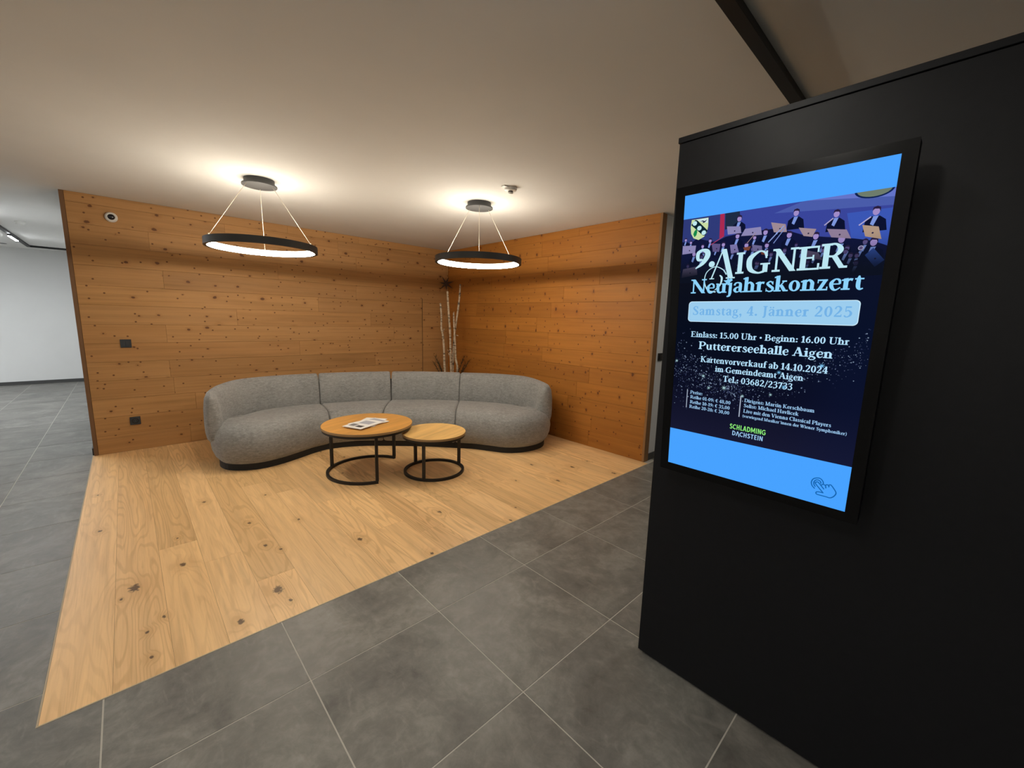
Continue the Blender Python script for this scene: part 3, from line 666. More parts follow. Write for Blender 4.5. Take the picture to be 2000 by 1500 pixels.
def frame4(name, wi, hi, wo, ho, x0, x1, m, parent):
    bm = bmesh.new()
    bx(bm, x0, -wo, hi, x1, wo, ho); bx(bm, x0, -wo, -ho, x1, wo, -hi); bx(bm, x0, -wo, -hi, x1, -wi, hi); bx(bm, x0, wi, -hi, x1, wo, hi)
    return from_bm(name, bm, m, parent)
box('housing', (0.0006, -SWD-0.030, -SHT-0.028, 0.045, SWD+0.030, SHT+0.030), BODYM, scr, 0.003)
frame4('bezel', SWD, SHT, SWD+0.030, SHT+0.029, -0.0008, 0.0004, BEZ, scr)
box('wall_bracket', (0.0455, -0.15, -0.22, 0.105, 0.15, 0.20), BODYM, scr)
def cm(a, b, d=0.0): return (-d*0.0001, SWD - a/100.0, b/100.0 - SHT)
disp_m = bpy.data.materials.new('display_background'); disp_m.use_nodes = True
_t = NT(disp_m); _t.t.nodes.remove(_t.b); tc = _t.n('ShaderNodeTexCoord'); OX, OY, OZ = _t.sep(tc.outputs['Object'])
bg = _t.ramp(_t.math('ADD', _t.math('MULTIPLY', OZ, 1.0), 0.4711), [(0.13, (0.009, 0.0095, 0.030)), (0.30, (0.0035, 0.0045, 0.016)), (0.5, (0.002, 0.004, 0.012)), (0.68, (0.004, 0.005, 0.011))])
bg = _t.mix(_t.smooth(OY, -0.05, -0.26, 0.0, 0.32), bg, (0.004, 0.009, 0.045)); en = _t.n('ShaderNodeEmission'); _t.l(bg, en.inputs[0]); _t.l(en.outputs[0], _t.t.nodes['Material Output'].inputs[0])
disp = pyd('display', [cm(0, 0), cm(53, 0), cm(53, 94.2), cm(0, 94.2)], [(0, 3, 2, 1)], disp_m, scr)
LAY = 1.0
def emc(hexs, s=1.0):
    c = [int(hexs[i:i+2], 16)/255.0 for i in (0, 2, 4)]; c = [x/12.92 if x < 0.04045 else ((x+0.055)/1.055)**2.4 for x in c]
    k = 'screen_' + hexs
    return bpy.data.materials.get(k) or emis(k, c, s)
def flat(name, polys, hexs, layer, parent=disp, label=None):
    v = []; f = []
    for p in polys:
        a = sum(p[i][0]*p[(i+1) % len(p)][1] - p[(i+1) % len(p)][0]*p[i][1] for i in range(len(p)))
        if a > 0: p = p[::-1]
        n = len(v); v += [cm(x, y, layer) for x, y in p]; f.append(tuple(range(n, n+len(p))))
    o = pyd(name, v, f, emc(hexs), parent)
    if label: o['label'] = label
    return o
flat('blue_band', [[(0, 86.7), (53, 86.7), (53, 94.2), (0, 94.2)]], '4AA2FF', 3); flat('blue_band', [[(0, 0), (53, 0), (53, 13.6), (0, 13.6)]], '48A2FF', 3)

# ---- a small slab-serif stroke font -------------------------------------------------
def rect(x0, y0, x1, y1): return [(x0, y0), (x1, y0), (x1, y1), (x0, y1)]
def stroke(P, n=7):
    """variable-width smooth stroke: P = (x, y, w)"""
    C = catmull(P, (len(P)-1)*n + 1); out = []
    L = []; Rr = []
    for i, c in enumerate(C):
        t = (C[min(i+1, len(C)-1)] - C[max(i-1, 0)]); t.z = 0; t.normalize(); w = abs(c.z)/2
        L.append((c.x - t.y*w, c.y + t.x*w)); Rr.append((c.x + t.y*w, c.y - t.x*w))
    for i in range(len(C)-1): out.append([L[i], L[i+1], Rr[i+1], Rr[i]])
    return out
def diag(x0, y0, x1, y1, w): return [[(x0-w/2, y0), (x0+w/2, y0), (x1+w/2, y1), (x1-w/2, y1)]]
def disc(x, y, r, n=14, ry=None): ry = ry or r; return [[(x + r*math.cos(2*PI*i/n), y + ry*math.sin(2*PI*i/n)) for i in range(n)]]
def ring2(cx, cy, rx, ry, wx, wy, n=26):
    o = []
    for i in range(n):
        a, b = 2*PI*i/n, 2*PI*(i+1)/n
        o.append([(cx+rx*math.cos(a), cy+ry*math.sin(a)), (cx+rx*math.cos(b), cy+ry*math.sin(b)), (cx+(rx-wx)*math.cos(b), cy+(ry-wy)*math.sin(b)), (cx+(rx-wx)*math.cos(a), cy+(ry-wy)*math.sin(a))])
    return o
SWT, TH, SF, XH = 0.205, 0.11, 0.09, 0.66
def v(x, y0, y1, fl=''):
    o = [rect(x-SWT/2, y0, x+SWT/2, y1)]
    if 'b' in fl: o.append(rect(x-SWT/2-SF, y0, x+SWT/2+SF, y0+TH*0.8))
    if 't' in fl: o.append(rect(x-SWT/2-SF, y1-TH*0.8, x+SWT/2+SF, y1))
    if 'f' in fl: o.append([(x-SWT/2-SF, y1-0.13), (x-SWT/2+0.02, y1-0.14), (x-SWT/2+0.02, y1), (x+SWT/2, y1+0.03), (x-SWT/2-SF, y1-0.06)])
    return o
def ser(x, y, w=0.36): return [rect(x-w/2, y, x+w/2, y+TH*0.8)]
def G(c):
    X = XH; s = stroke
    if c == 'N': return v(0.17, 0, 1, '')[:0] + [rect(0.13, 0, 0.22, 1)] + ser(0.175, 0, 0.34) + ser(0.12, 0.93, 0.26) + diag(0.86, 0, 0.16, 1, 0.25) + [rect(0.82, 0, 0.91, 1)] + ser(0.865, 0.93, 0.32), 1.04
    if c == 'A': return diag(0.14, 0, 0.45, 1, 0.09) + diag(0.78, 0, 0.46, 1, 0.23) + [rect(0.26, 0.30, 0.66, 0.37)] + ser(0.14, 0, 0.28) + ser(0.78, 0, 0.38), 0.98
    if c == 'B': return v(0.22, 0, 1, 'bt') + s([(0.25,.96,.08),(.5,.95,.09),(.66,.76,.19),(.52,.55,.08),(.28,.53,.07)]) + s([(.28,.53,.07),(.56,.53,.08),(.74,.28,.21),(.56,.05,.09),(.25,.04,.08)]), 0.88
    if c == 'C': return s([(.78,.72,.10),(.70,.93,.08),(.48,.97,.08),(.18,.72,.20),(.14,.48,.22),(.22,.18,.19),(.48,.03,.08),(.68,.07,.08),(.80,.24,.07)]) + [rect(.74,.66,.80,.99)], 0.9
    if c == 'D': return v(0.22, 0, 1, 'bt') + s([(.25,.96,.08),(.55,.95,.09),(.82,.76,.19),(.87,.5,.22),(.80,.22,.19),(.55,.05,.09),(.25,.04,.08)]), 1.02
    if c == 'E': return v(0.22, 0, 1, 'bt') + [rect(.22,.92,.74,1), rect(.22,0,.78,.08), rect(.22,.48,.58,.55), rect(.68,.74,.74,1), rect(.72,0,.79,.27), rect(.53,.40,.59,.63)], 0.88
    if c == 'G': return s([(.80,.74,.10),(.70,.93,.08),(.50,.97,.08),(.20,.74,.20),(.14,.48,.22),(.22,.18,.19),(.50,.03,.08),(.74,.08,.10)]) + [rect(.76,.66,.82,.99), rect(.68,.05,.87,.42), rect(.58,.38,.95,.45)], 1.0
    if c == 'H': return v(.22,0,1,'bt') + v(.80,0,1,'bt') + [rect(.22,.47,.8,.55)], 1.04
    if c == 'I': return v(.24,0,1,'bt'), 0.48
    if c == 'J': return [rect(.17,.05,.355,1)] + ser(.26,.93,.38) + s([(.26,.10,.185),(.22,-.10,.15),(.08,-.16,.12)]), 0.50
    if c == 'K': return v(.22,0,1,'bt') + diag(.36,.5,.72,1,.09) + diag(.80,0,.40,.58,.22) + ser(.76,.93,.28) + ser(.82,0,.34), 1.0
    if c == 'L': return v(.22,0,1,'bt') + [rect(.22,0,.74,.08), rect(.68,0,.75,.30)], 0.82
    if c == 'M': return [rect(.15,0,.23,1)] + ser(.19,0,.32) + ser(.16,.93,.26) + diag(.56,0,.22,1,.22) + diag(.56,0,.90,1,.09) + v(.98,0,1,'bt'), 1.22
    if c == 'P': return v(.22,0,1,'bt') + s([(.25,.96,.08),(.55,.95,.09),(.74,.72,.21),(.56,.46,.09),(.28,.45,.08)]), 0.84
    if c == 'R': return v(.22,0,1,'bt') + s([(.25,.96,.08),(.54,.95,.09),(.70,.73,.20),(.52,.50,.09),(.28,.49,.08)]) + diag(.82,0,.50,.50,.21) + ser(.86,0,.26), 0.98
    if c == 'S': return s([(.60,.74,.08),(.50,.94,.08),(.34,.97,.09),(.16,.78,.15),(.36,.55,.20),(.58,.33,.19),(.58,.14,.14),(.36,.03,.09),(.20,.07,.08),(.12,.26,.07)]) + [rect(.57,.70,.62,.99), rect(.10,.01,.15,.29)], 0.74
    if c == 'T': return v(.42,0,1,'b') + [rect(.06,.92,.78,1), rect(.05,.72,.11,1), rect(.73,.72,.79,1)], 0.84
    if c == 'U': return [rect(.15,.25,.34,1)] + ser(.24,.93,.38) + ser(.80,.93,.30) + s([(.245,.30,.19),(.30,.08,.14),(.50,.03,.08),(.72,.10,.08),(.80,.32,.08),(.80,.97,.08)]), 1.0
    if c == 'V': return diag(.46,0,.17,1,.22) + diag(.48,0,.80,1,.09) + ser(.18,.93,.36) + ser(.80,.93,.28), 0.94
    if c == 'W': return diag(.38,0,.15,1,.21) + diag(.40,0,.62,.98,.09) + diag(.84,0,.60,1,.21) + diag(.86,0,1.10,1,.09) + ser(.16,.93,.34) + ser(.58,.93,.30) + ser(1.10,.93,.26), 1.26
    if c in 'aä':
        g = s([(.09,.48,.12),(.14,.62,.10),(.28,.67,.08),(.42,.60,.15),(.44,.44,.185),(.44,.16,.185),(.50,.04,.10),(.58,.04,.05)]) + s([(.42,.38,.06),(.22,.33,.10),(.12,.18,.17),(.20,.04,.11),(.34,.05,.07),(.44,.14,.05)])
        if c == 'ä': g += disc(.17,.86,.075) + disc(.41,.86,.075)
        return g, 0.61
    if c == 'b': return v(.17,0,1,'f') + s([(.20,.52,.06),(.36,.65,.10),(.55,.50,.17),(.57,.32,.19),(.50,.10,.15),(.34,.01,.09),(.18,.06,.07)]), 0.70
    if c == 'c': return s([(.50,.50,.12),(.42,.64,.08),(.28,.65,.08),(.14,.46,.17),(.13,.30,.18),(.22,.08,.14),(.36,.02,.09),(.52,.14,.06)]), 0.56
    if c == 'd': return v(.53,0,1,'f') + s([(.50,.58,.07),(.36,.65,.09),(.16,.50,.16),(.13,.30,.18),(.20,.08,.15),(.34,.01,.09),(.50,.10,.06)]) + [rect(.50,0,.70,.07)], 0.71
    if c == 'e': return s([(.13,.36,.07),(.50,.36,.07)],2) + s([(.50,.36,.10),(.46,.58,.12),(.30,.65,.08),(.14,.48,.16),(.12,.30,.18),(.20,.08,.15),(.34,.01,.09),(.53,.15,.06)]), 0.59
    if c == 'f': return v(.20,0,.80,'b') + s([(.20,.72,.18),(.24,.92,.15),(.38,.98,.09),(.48,.90,.11)]) + [rect(.04,.58,.42,.66)], 0.42
    if c == 'g': return ring2(.27,.44,.22,.22,.14,.07) + s([(.40,.60,.06),(.56,.66,.08)],3) + s([(.16,.26,.08),(.12,.12,.10),(.34,.06,.15),(.54,-.06,.14),(.44,-.24,.09),(.24,-.28,.08),(.06,-.18,.10),(.14,-.02,.07),(.24,.05,.06)]), 0.60
    if c == 'h': return v(.18,0,1,'bf') + s([(.20,.50,.06),(.38,.65,.11),(.53,.50,.18),(.54,.30,.185),(.54,.02,.185)]) + ser(.54,0,.34), 0.74
    if c == 'i': return v(.18,0,X,'bf') + disc(.17,.87,.10), 0.37
    if c == 'j': return [rect(.12,-.05,.30,X)] + v(.21,.4,X,'f')[1:] + s([(.21,.02,.18),(.18,-.20,.14),(.03,-.28,.08)]) + disc(.20,.87,.10), 0.38
    if c == 'k': return v(.18,0,1,'bf') + diag(.28,.30,.50,.63,.08) + diag(.58,0,.34,.42,.20) + ser(.52,.60,.24) + ser(.60,0,.26), 0.73
    if c == 'l': return v(.18,0,1,'bf'), 0.36
    if c == 'm': return v(.18,0,X,'bf') + s([(.20,.50,.06),(.36,.65,.11),(.50,.50,.18),(.51,.02,.185)]) + ser(.51,0,.30) + s([(.53,.50,.06),(.70,.65,.11),(.84,.50,.18),(.85,.02,.185)]) + ser(.85,0,.32), 1.05
    if c == 'n': return v(.18,0,X,'bf') + s([(.20,.50,.06),(.38,.65,.11),(.53,.50,.18),(.54,.30,.185),(.54,.02,.185)]) + ser(.54,0,.34), 0.74
    if c == 'o': return ring2(.32,.33,.28,.345,.175,.075), 0.65
    if c == 'p': return v(.18,-.30,X,'bf') + s([(.20,.52,.06),(.38,.65,.10),(.57,.50,.17),(.59,.32,.19),(.52,.10,.15),(.36,.01,.09),(.20,.06,.07)]), 0.72
    if c == 'r': return v(.18,0,X,'bf') + s([(.22,.44,.06),(.32,.60,.11),(.46,.58,.15)]), 0.52
    if c == 's': return s([(.42,.50,.07),(.34,.63,.08),(.24,.65,.08),(.13,.52,.13),(.26,.37,.16),(.42,.22,.15),(.40,.07,.11),(.24,.015,.08),(.09,.10,.07)]) + [rect(.40,.45,.44,.66), rect(.06,.01,.10,.22)], 0.51
    if c == 't': return s([(.21,.80,.06),(.20,.60,.17),(.20,.20,.185),(.28,.03,.12),(.42,.07,.06)]) + [rect(.04,.58,.42,.66)], 0.44
    if c == 'u': return s([(.18,.64,.185),(.18,.30,.185),(.22,.08,.15),(.36,.02,.10),(.52,.14,.06)]) + [rect(.05,.59,.20,X)] + v(.55,0,X,'') + [rect(.40,.59,.56,X), rect(.55,0,.73,.07)], 0.75
    if c == 'v': return diag(.31,0,.14,X,.20) + diag(.33,0,.53,X,.08) + ser(.14,.60,.30) + ser(.54,.60,.22), 0.64
    if c == 'w': return diag(.28,0,.13,X,.18) + diag(.30,0,.45,X,.08) + diag(.62,0,.45,X,.18) + diag(.64,0,.80,X,.08) + ser(.12,.60,.26) + ser(.44,.60,.22) + ser(.80,.60,.20), 0.90
    if c == 'y': return diag(.33,0,.14,X,.20) + s([(.56,.62,.08),(.36,.02,.10),(.24,-.22,.12),(.08,-.25,.11)]) + ser(.14,.60,.30) + ser(.55,.60,.22), 0.65
    if c == 'z': return [rect(.07,.57,.52,X), rect(.05,0,.53,.09), rect(.06,.44,.11,X), rect(.48,0,.54,.22)] + diag(.16,.02,.42,.62,.19), 0.59
    if c == '0': return ring2(.34,.49,.30,.50,.185,.08), 0.68
    if c == '1': return v(.30,0,1,'b') + [[(.06,.84), (.06,.78), (.24,.84), (.24,1), (.20,1)]] + ser(.30,0,.46), 0.54
    if c == '2': return s([(.10,.74,.13),(.20,.94,.09),(.38,.95,.12),(.50,.76,.18),(.40,.48,.14),(.12,.12,.08)]) + [rect(.06,0,.60,.14), rect(.54,0,.60,.24)], 0.66
    if c == '3': return s([(.10,.80,.13),(.22,.96,.09),(.40,.93,.12),(.48,.76,.17),(.38,.56,.09),(.22,.53,.07)]) + s([(.24,.54,.07),(.42,.50,.10),(.52,.30,.19),(.42,.08,.12),(.24,.01,.10),(.08,.12,.14)]), 0.64
    if c == '4': return [rect(.36,0,.55,1), rect(.03,.24,.66,.34)] + diag(.08,.28,.42,1,.09) + ser(.455,0,.38), 0.70
    if c == '5': return [rect(.14,.84,.54,.98), rect(.12,.48,.19,.98)] + s([(.16,.52,.07),(.34,.60,.10),(.52,.40,.17),(.50,.18,.17),(.34,.02,.10),(.18,.02,.10),(.08,.14,.13)]), 0.64
    if c == '6': return ring2(.34,.31,.28,.32,.17,.08) + s([(.52,.94,.09),(.28,.78,.13),(.14,.50,.17),(.15,.32,.17)]), 0.67
    if c == '7': return [rect(.06,.84,.60,.98), rect(.05,.70,.11,.98)] + diag(.24,0,.50,.90,.18), 0.62
    if c == '8': return ring2(.33,.74,.24,.255,.14,.075) + ring2(.33,.28,.29,.30,.17,.08), 0.67
    if c == '9': return ring2(.33,.68,.28,.32,.17,.08) + s([(.15,.05,.09),(.40,.22,.13),(.53,.50,.17),(.52,.68,.17)]), 0.67
    if c == '.': return disc(.15,.10,.11), 0.30
    if c == ':': return disc(.16,.10,.11) + disc(.16,.52,.11), 0.34
    if c == ',': return disc(.15,.10,.11) + s([(.20,.08,.12),(.18,-.10,.08),(.08,-.20,.03)]), 0.31
    if c == '/': return diag(.06,-.15,.42,1.05,.10), 0.48
    if c == '-': return [rect(.06,.27,.36,.38)], 0.42
    if c == '•': return disc(.22,.42,.15), 0.44
    if c == '*': return sum([diag(.22-.14*math.cos(a), .80-.14*math.sin(a), .22+.14*math.cos(a), .80+.14*math.sin(a), .06) for a in (1.57, .52, 2.6)], []), 0.44
    if c == '(': return s([(.34,1.02,.05),(.18,.75,.12),(.14,.40,.14),(.18,.05,.12),(.34,-.22,.05)]), 0.38
    if c == ')': return s([(.06,1.02,.05),(.22,.75,.12),(.26,.40,.14),(.22,.05,.12),(.06,-.22,.05)]), 0.38
    if c == '€': return s([(.66,.80,.09),(.50,.96,.09),(.28,.82,.17),(.20,.50,.19),(.28,.16,.17),(.50,.03,.09),(.66,.16,.09)]) + [rect(.02,.56,.52,.63), rect(.02,.38,.50,.45)], 0.74
    return [], 0.30
def text(name, st, x0, x1, y, cap, hexs, layer, label=None, parent=disp, sp=0.0, shy=1.0):
    x = 0; P = []; lo = None; hi = 0; bold = 0.0
    for ch in st:
        g, adv = G(ch)
        for p in g:
            q = [(px+x, py) for px, py in p]; P.append(q); hi = max(hi, max(a for a, b in q)); lo = min(a for a, b in q) if lo is None else min(lo, min(a for a, b in q))
        x += adv + sp
    k = (x1-x0)/(hi-lo)
    return flat(name, [[(x0 + (a-lo)*k, y + b*cap) for a, b in p] for p in P], hexs, layer, parent, label)
TC = 'B4E0FC'; TD = 'A6DAFB'
# headline built from larger letters: 9. A I G N E R with a swash on the A
HL = 'BCE6F2'
def big(ch, x0, x1, y0, y1):
    g, adv = G(ch); xs = [a for p in g for a, b in p]; l, h = min(xs), max(xs)
    return [[(x0 + (a-l)*(x1-x0)/(h-l), y0 + b*(y1-y0)) for a, b in p] for p in g]
hl = []
hl += stroke([(7.35, 73.1, .5), (5.9, 73.3, 1.0), (5.75, 75.2, 1.2), (7.0, 76.15, .8), (8.6, 75.6, 1.6), (8.8, 74.2, 1.7), (7.4, 72.0, 1.2), (5.2, 70.4, .35)], 9) + disc(10.4, 71.5, 0.95, 20)
hl += diag(10.6, 66.9, 13.6, 75.6, 0.42) + diag(16.5, 66.9, 13.9, 75.9, 1.55) + [rect(10.0, 66.7, 11.5, 67.0), rect(15.1, 66.7, 17.8, 67.1)]
hl += stroke([(12.3, 62.6, .4), (9.8, 63.2, .35), (8.5, 66.0, .30), (9.0, 69.0, .26), (11.5, 70.6, .24), (14.0, 69.6, .28), (15.2, 68.0, .35)], 10) + stroke([(13.2, 67.9, .3), (13.9, 66.9, .62), (13.5, 64.7, .4), (12.0, 63.2, .25)], 8)
hl += big('I', 17.8, 20.2, 68.0, 74.4) + big('G', 20.8, 27.3, 67.8, 74.4) + big('N', 27.8, 34.2, 68.0, 74.4) + big('E', 34.2, 39.4, 68.0, 74.4) + big('R', 39.5, 45.6, 68.1, 74.7)
flat('headline', hl, HL, 12, disp, 'pale headline lettering with a swash letter A')
text('subtitle', 'Neujahrskonzert', 4.1, 49.6, 62.3, 4.5, '8CD2FA', 14, 'light blue bold subtitle lettering', sp=-.015)
flat('star_mark', [[(15.9+1.5*math.cos(a)*(1 if i % 2 == 0 else .42), 65.7+1.5*math.sin(a)*(1 if i % 2 == 0 else .42)) for i in range(10) for a in [PI/2+2*PI*i/10]]], '86CDF5', 13)
def rrect(x0, y0, x1, y1, r, n=6):
    o = []
    for cx, cy, a0 in ((x1-r, y1-r, 0), (x0+r, y1-r, 90), (x0+r, y0+r, 180), (x1-r, y0+r, 270)):
        for i in range(n+1): a = math.radians(a0 + 90*i/n); o.append((cx + r*math.cos(a), cy + r*math.sin(a)))
    return o
flat('date_box', [rrect(3.8, 52.8, 49.6, 59.6, 1.1)], 'C8E8FA', 10); flat('date_box_fill', [rrect(4.0, 53.0, 49.4, 59.4, 1.0)], '9CCDEE', 11)
text('date_line', 'Samstag, 4. Jänner 2025', 5.4, 48.1, 55.1, 2.9, '74B2E6', 13, 'blue date lettering on the pale box', sp=.05)
text('text_line', 'Einlass: 15.00 Uhr • Beginn: 16.00 Uhr', 5.3, 48.4, 47.6, 1.9, TC, 13)
text('text_line', 'Puttererseehalle Aigen', 8.2, 45.2, 43.6, 2.6, TC, 13)
text('text_line', 'Kartenvorverkauf ab 14.10.2024', 9.2, 44.6, 39.2, 2.0, TC, 13)
text('text_line', 'im Gemeindeamt Aigen', 14.2, 39.1, 36.4, 1.9, TC, 13)
text('text_line', 'Tel.: 03682/23733', 17.0, 36.7, 33.3, 2.0, TC, 13)
SM = '9CC8F0'
for st, x0, x1, y in (('Preise:', 6.5, 10.7, 27.6), ('Reihe 01-09: € 48,00', 6.6, 20.0, 25.9), ('Reihe 10-19: € 35,00', 6.6, 19.9, 24.1), ('Reihe 20-28: € 30,00', 6.5, 19.9, 22.4)): text('price_line', st, x0, x1, y, 1.15, SM, 13)
for st, x0, x1, y in (('Dirigent: Martin Kerschbaum', 24.1, 42.8, 27.5), ('Solist: Michael Havlicek', 24.1, 39.1, 25.8), ('Live mit den Vienna Classical Players', 24.1, 47.1, 24.0)): text('credit_line', st, x0, x1, y, 1.15, SM, 13)
text('credit_line', '(vorwiegend Musiker*innen der Wiener Symphoniker)', 24.0, 50.8, 22.4, 0.95, SM, 13)
flat('rule', [rect(5.3, 22.3, 5.55, 29.0)], 'A9B4C8', 12); flat('rule', [rect(22.8, 22.3, 23.1, 29.3)], 'A9B4C8', 12)
# sans lettering of the region sign at the bottom
def sans(ch):
    w = 0.17; s = lambda P: stroke([(a, b, w) for a, b in P], 6); L = lambda *q: diag(*q, w*1.05)
    d = {'S': (s([(.52,.82),(.30,.93),(.12,.74),(.32,.52),(.52,.28),(.32,.07),(.08,.16)]), .62), 'C': (s([(.66,.82),(.42,.92),(.14,.70),(.12,.32),(.40,.08),(.66,.17)]), .74),
         'H': ([rect(.08,0,.25,1), rect(.50,0,.67,1), rect(.2,.43,.6,.58)], .76), 'L': ([rect(.08,0,.25,1), rect(.08,0,.52,.15)], .54), 'A': (L(.1,0,.36,1) + L(.64,0,.38,1) + [rect(.2,.25,.55,.38)], .74),
         'D': ([rect(.08,0,.25,1)] + s([(.16,.92),(.42,.90),(.64,.65),(.62,.32),(.42,.10),(.16,.08)]), .78), 'M': ([rect(.06,0,.22,1), rect(.72,0,.88,1)] + L(.47,.2,.16,1) + L(.47,.2,.78,1), .95),
         'I': ([rect(.08,0,.25,1)], .33), 'N': ([rect(.08,0,.24,1), rect(.54,0,.70,1)] + L(.62,0,.16,1), .78), 'G': (s([(.68,.82),(.44,.92),(.14,.70),(.12,.32),(.40,.08),(.66,.17),(.68,.42)]) + [rect(.42,.40,.76,.54)], .82),
         'T': ([rect(.24,0,.41,1), rect(.02,.85,.63,1)], .66), 'E': ([rect(.08,0,.25,1), rect(.08,0,.54,.15), rect(.08,.43,.50,.57), rect(.08,.85,.54,1)], .60), 'V': (L(.1,0,.36,1) + L(.72,-.15,.38,1), .74)}
    return d[ch]
def sanst(name, st, x0, x1, y, cap, hexs):
    x = 0; P = []
    for ch in st: g, a = sans(ch); P += [[(px+x, py) for px, py in p] for p in g]; x += a + .03
    k = (x1-x0)/(x-.08); return flat(name, [[(x0+a*k, y+b*cap) for a, b in p] for p in P], hexs, 13, disp, 'green sans lettering' if hexs != SM else None)
sanst('sign_line', 'SCHLADMING', 20.4, 31.1, 17.8, 1.7, '8CEB78'); sanst('sign_line', 'DVCHSTEIN', 21.3, 30.5, 15.7, 1.55, SM)
# glitter
gl = {'47506E': [], '7A8CA6': [], '2C3454': []}
keys = list(gl)
def spark(n, fx, fy, sx, sy, szr):
    for i in range(n):
        a = fx[0] + (fx[1]-fx[0])*R.random(); tt = (a-fx[0])/(fx[1]-fx[0]); b = fy[0] + (fy[1]-fy[0])*tt + R.gauss(0, sy(tt)); a += R.gauss(0, sx)
        if not (0.2 < a < 52.8 and 21 < b < 52): continue
        s_ = szr*R.uniform(0.4, 1.3)**2; gl[R.choice(keys)].append([(a-s_, b), (a, b-s_), (a+s_, b), (a, b+s_)])
spark(1000, (0, 23), (36.5, 30), 1.0, lambda q: 3.6*(1-q)+2.0, 0.15); spark(260, (20, 38), (30.5, 35), 1.0, lambda q: 2.2, 0.13); spark(420, (35, 53), (37, 47), 1.0, lambda q: 1.6+1.6*q, 0.12)
for kx, pl_ in gl.items(): flat('glitter', pl_, kx, 5 + keys.index(kx)*0.4)['kind'] = 'stuff'
def sp4(x, y, r): return [[(x+r*math.cos(a)*(1 if i % 2 == 0 else .22), y+r*math.sin(a)*(1 if i % 2 == 0 else .22)) for i in range(16) for a in [2*PI*i/16]]]
for q in ((17.5, 31.2, 1.0), (10.5, 34.4, .8), (31.2, 31.0, .6), (23.3, 29.3, .7), (12.6, 30.5, .7), (.8, 38.8, .7)): flat('glitter_star', sp4(*q), 'A6CDD4', 7)
for q in ((43.1, 41.3, 1.0), (32.8, 38.2, .8), (34.5, 33.9, .9)): flat('glitter_star', sp4(*q), '78BCE8', 14)
# touch hand pictogram
def line(P, w, n=8): return stroke([(a, b, w) for a, b in P], n)
hw = 0.30; hd = []
hd += stroke([(47.3+.0, 6.5, hw), (47.1, 7.4, hw), (46.4, 8.1, hw), (45.5, 8.0, hw), (44.7, 7.4, hw), (44.4, 6.3, hw), (44.7, 5.3, hw), (45.4, 4.6, hw)], 6)
hd += stroke([(46.7, 6.6, hw), (46.5, 7.2, hw), (45.9, 7.5, hw), (45.3, 7.2, hw), (45.0, 6.5, hw), (45.1, 5.8, hw), (45.5, 5.2, hw)], 6)
hd += line([(47.5, 3.95), (45.5, 6.1), (45.45, 6.6), (45.8, 6.85), (46.2, 6.65), (47.6, 5.1)], hw, 5)
hd += line([(46.8, 6.2), (47.3, 6.55), (47.8, 6.3), (48.0, 5.55)], hw, 5) + line([(47.7, 6.4), (48.2, 6.75), (48.6, 6.5), (48.6, 6.1)], hw, 5) + line([(48.4, 6.6), (48.9, 6.95), (49.3, 6.7), (50.2, 5.5), (50.45, 4.8), (50.2, 4.0), (49.7, 3.3), (49.1, 2.95), (48.2, 3.0), (46.3, 3.0), (45.85, 3.25), (45.9, 3.65), (46.4, 3.9), (47.6, 3.95)], hw, 5)
flat('touch_pictogram', hd, '1664AE', 8, disp, 'dark blue outline of a tapping hand')
# coat of arms
flat('crest', [[(2.8, 86.2), (8.2, 86.2), (8.3, 83.5), (8.0, 81.6), (7.2, 80.4), (5.5, 79.6), (3.8, 80.3), (2.9, 81.8), (2.6, 83.8)]], 'C9DDA4', 9, disp, 'small pale green coat of arms')
flat('crest_white', [[(4.2, 86.1), (8.1, 86.1), (8.1, 84.6), (6.2, 85.0)]], 'CFE6E6', 9.5)
flat('crest_band', [[(2.7, 84.6), (4.0, 86.1), (4.6, 85.9), (8.2, 82.3), (7.6, 80.8), (6.9, 80.8)]], '0B2430', 10)
flat('crest_disc', disc(3.9, 85.0, .72, 18) + disc(5.5, 83.3, .72, 18) + disc(7.05, 81.7, .72, 18), 'BFE8EE', 11)
flat('crest_leaf', [[(4.1, 80.6), (3.6, 81.6), (3.9, 82.5), (4.6, 83.2), (4.9, 82.2), (4.7, 81.2)]], '14884A', 11); flat('crest_bird', [[(5.6, 85.4), (6.6, 85.2), (6.4, 84.7), (7.2, 84.9), (7.9, 85.7), (7.0, 85.3), (6.5, 85.6)]], '1E2444', 11)
# photograph of the orchestra
sc_b = [(0, 66), (53, 66), (53, 86.8), (0, 86.8)]
flat('poster_photo', [sc_b], '2F3A78', 1.5, disp, 'photograph of an orchestra, blue-lit')
flat('photo_wall', [[(24, 86.8), (53, 86.8), (53, 74), (44, 76), (26, 79), (13.5, 80), (13.5, 86.8)]], '39459A', 2); flat('photo_ledge', [[(27, 84.6), (53, 82.6), (53, 86.8), (34, 86.8)]], '4A5CAA', 2.2); flat('photo_ceiling', [[(34, 86.8), (53, 84.6), (53, 86.8)]], '6474C8', 2.4)
flat('photo_wall_right', [[(44, 82), (53, 82), (53, 72), (46, 74)]], '3A56B4', 2.1)
flat('photo_curtain', [[(11.8, 86.8), (13.1, 86.8), (13.5, 79.8), (12.1, 79.4)]], 'A82A50', 2.6); flat('photo_tree', [[(13.4, 86.7), (17.5, 86.7), (18.2, 82.5), (13.6, 81.8)]], '1E2C44', 2.5)
flat('photo_disc', [[(45.0, 86.75)] + [(48.9 + 3.9*math.cos(a), 86.9 + 2.0*math.sin(a)) for a in [PI + PI*i/14 for i in range(1, 14)]] + [(52.8, 86.75)]], '0E2250', 4); flat('photo_disc_fill', [[(45.5, 86.75)] + [(48.9 + 3.4*math.cos(a), 86.9 + 1.65*math.sin(a)) for a in [PI + PI*i/14 for i in range(1, 14)]] + [(52.3, 86.75)]], '6E7C6C', 4.2)
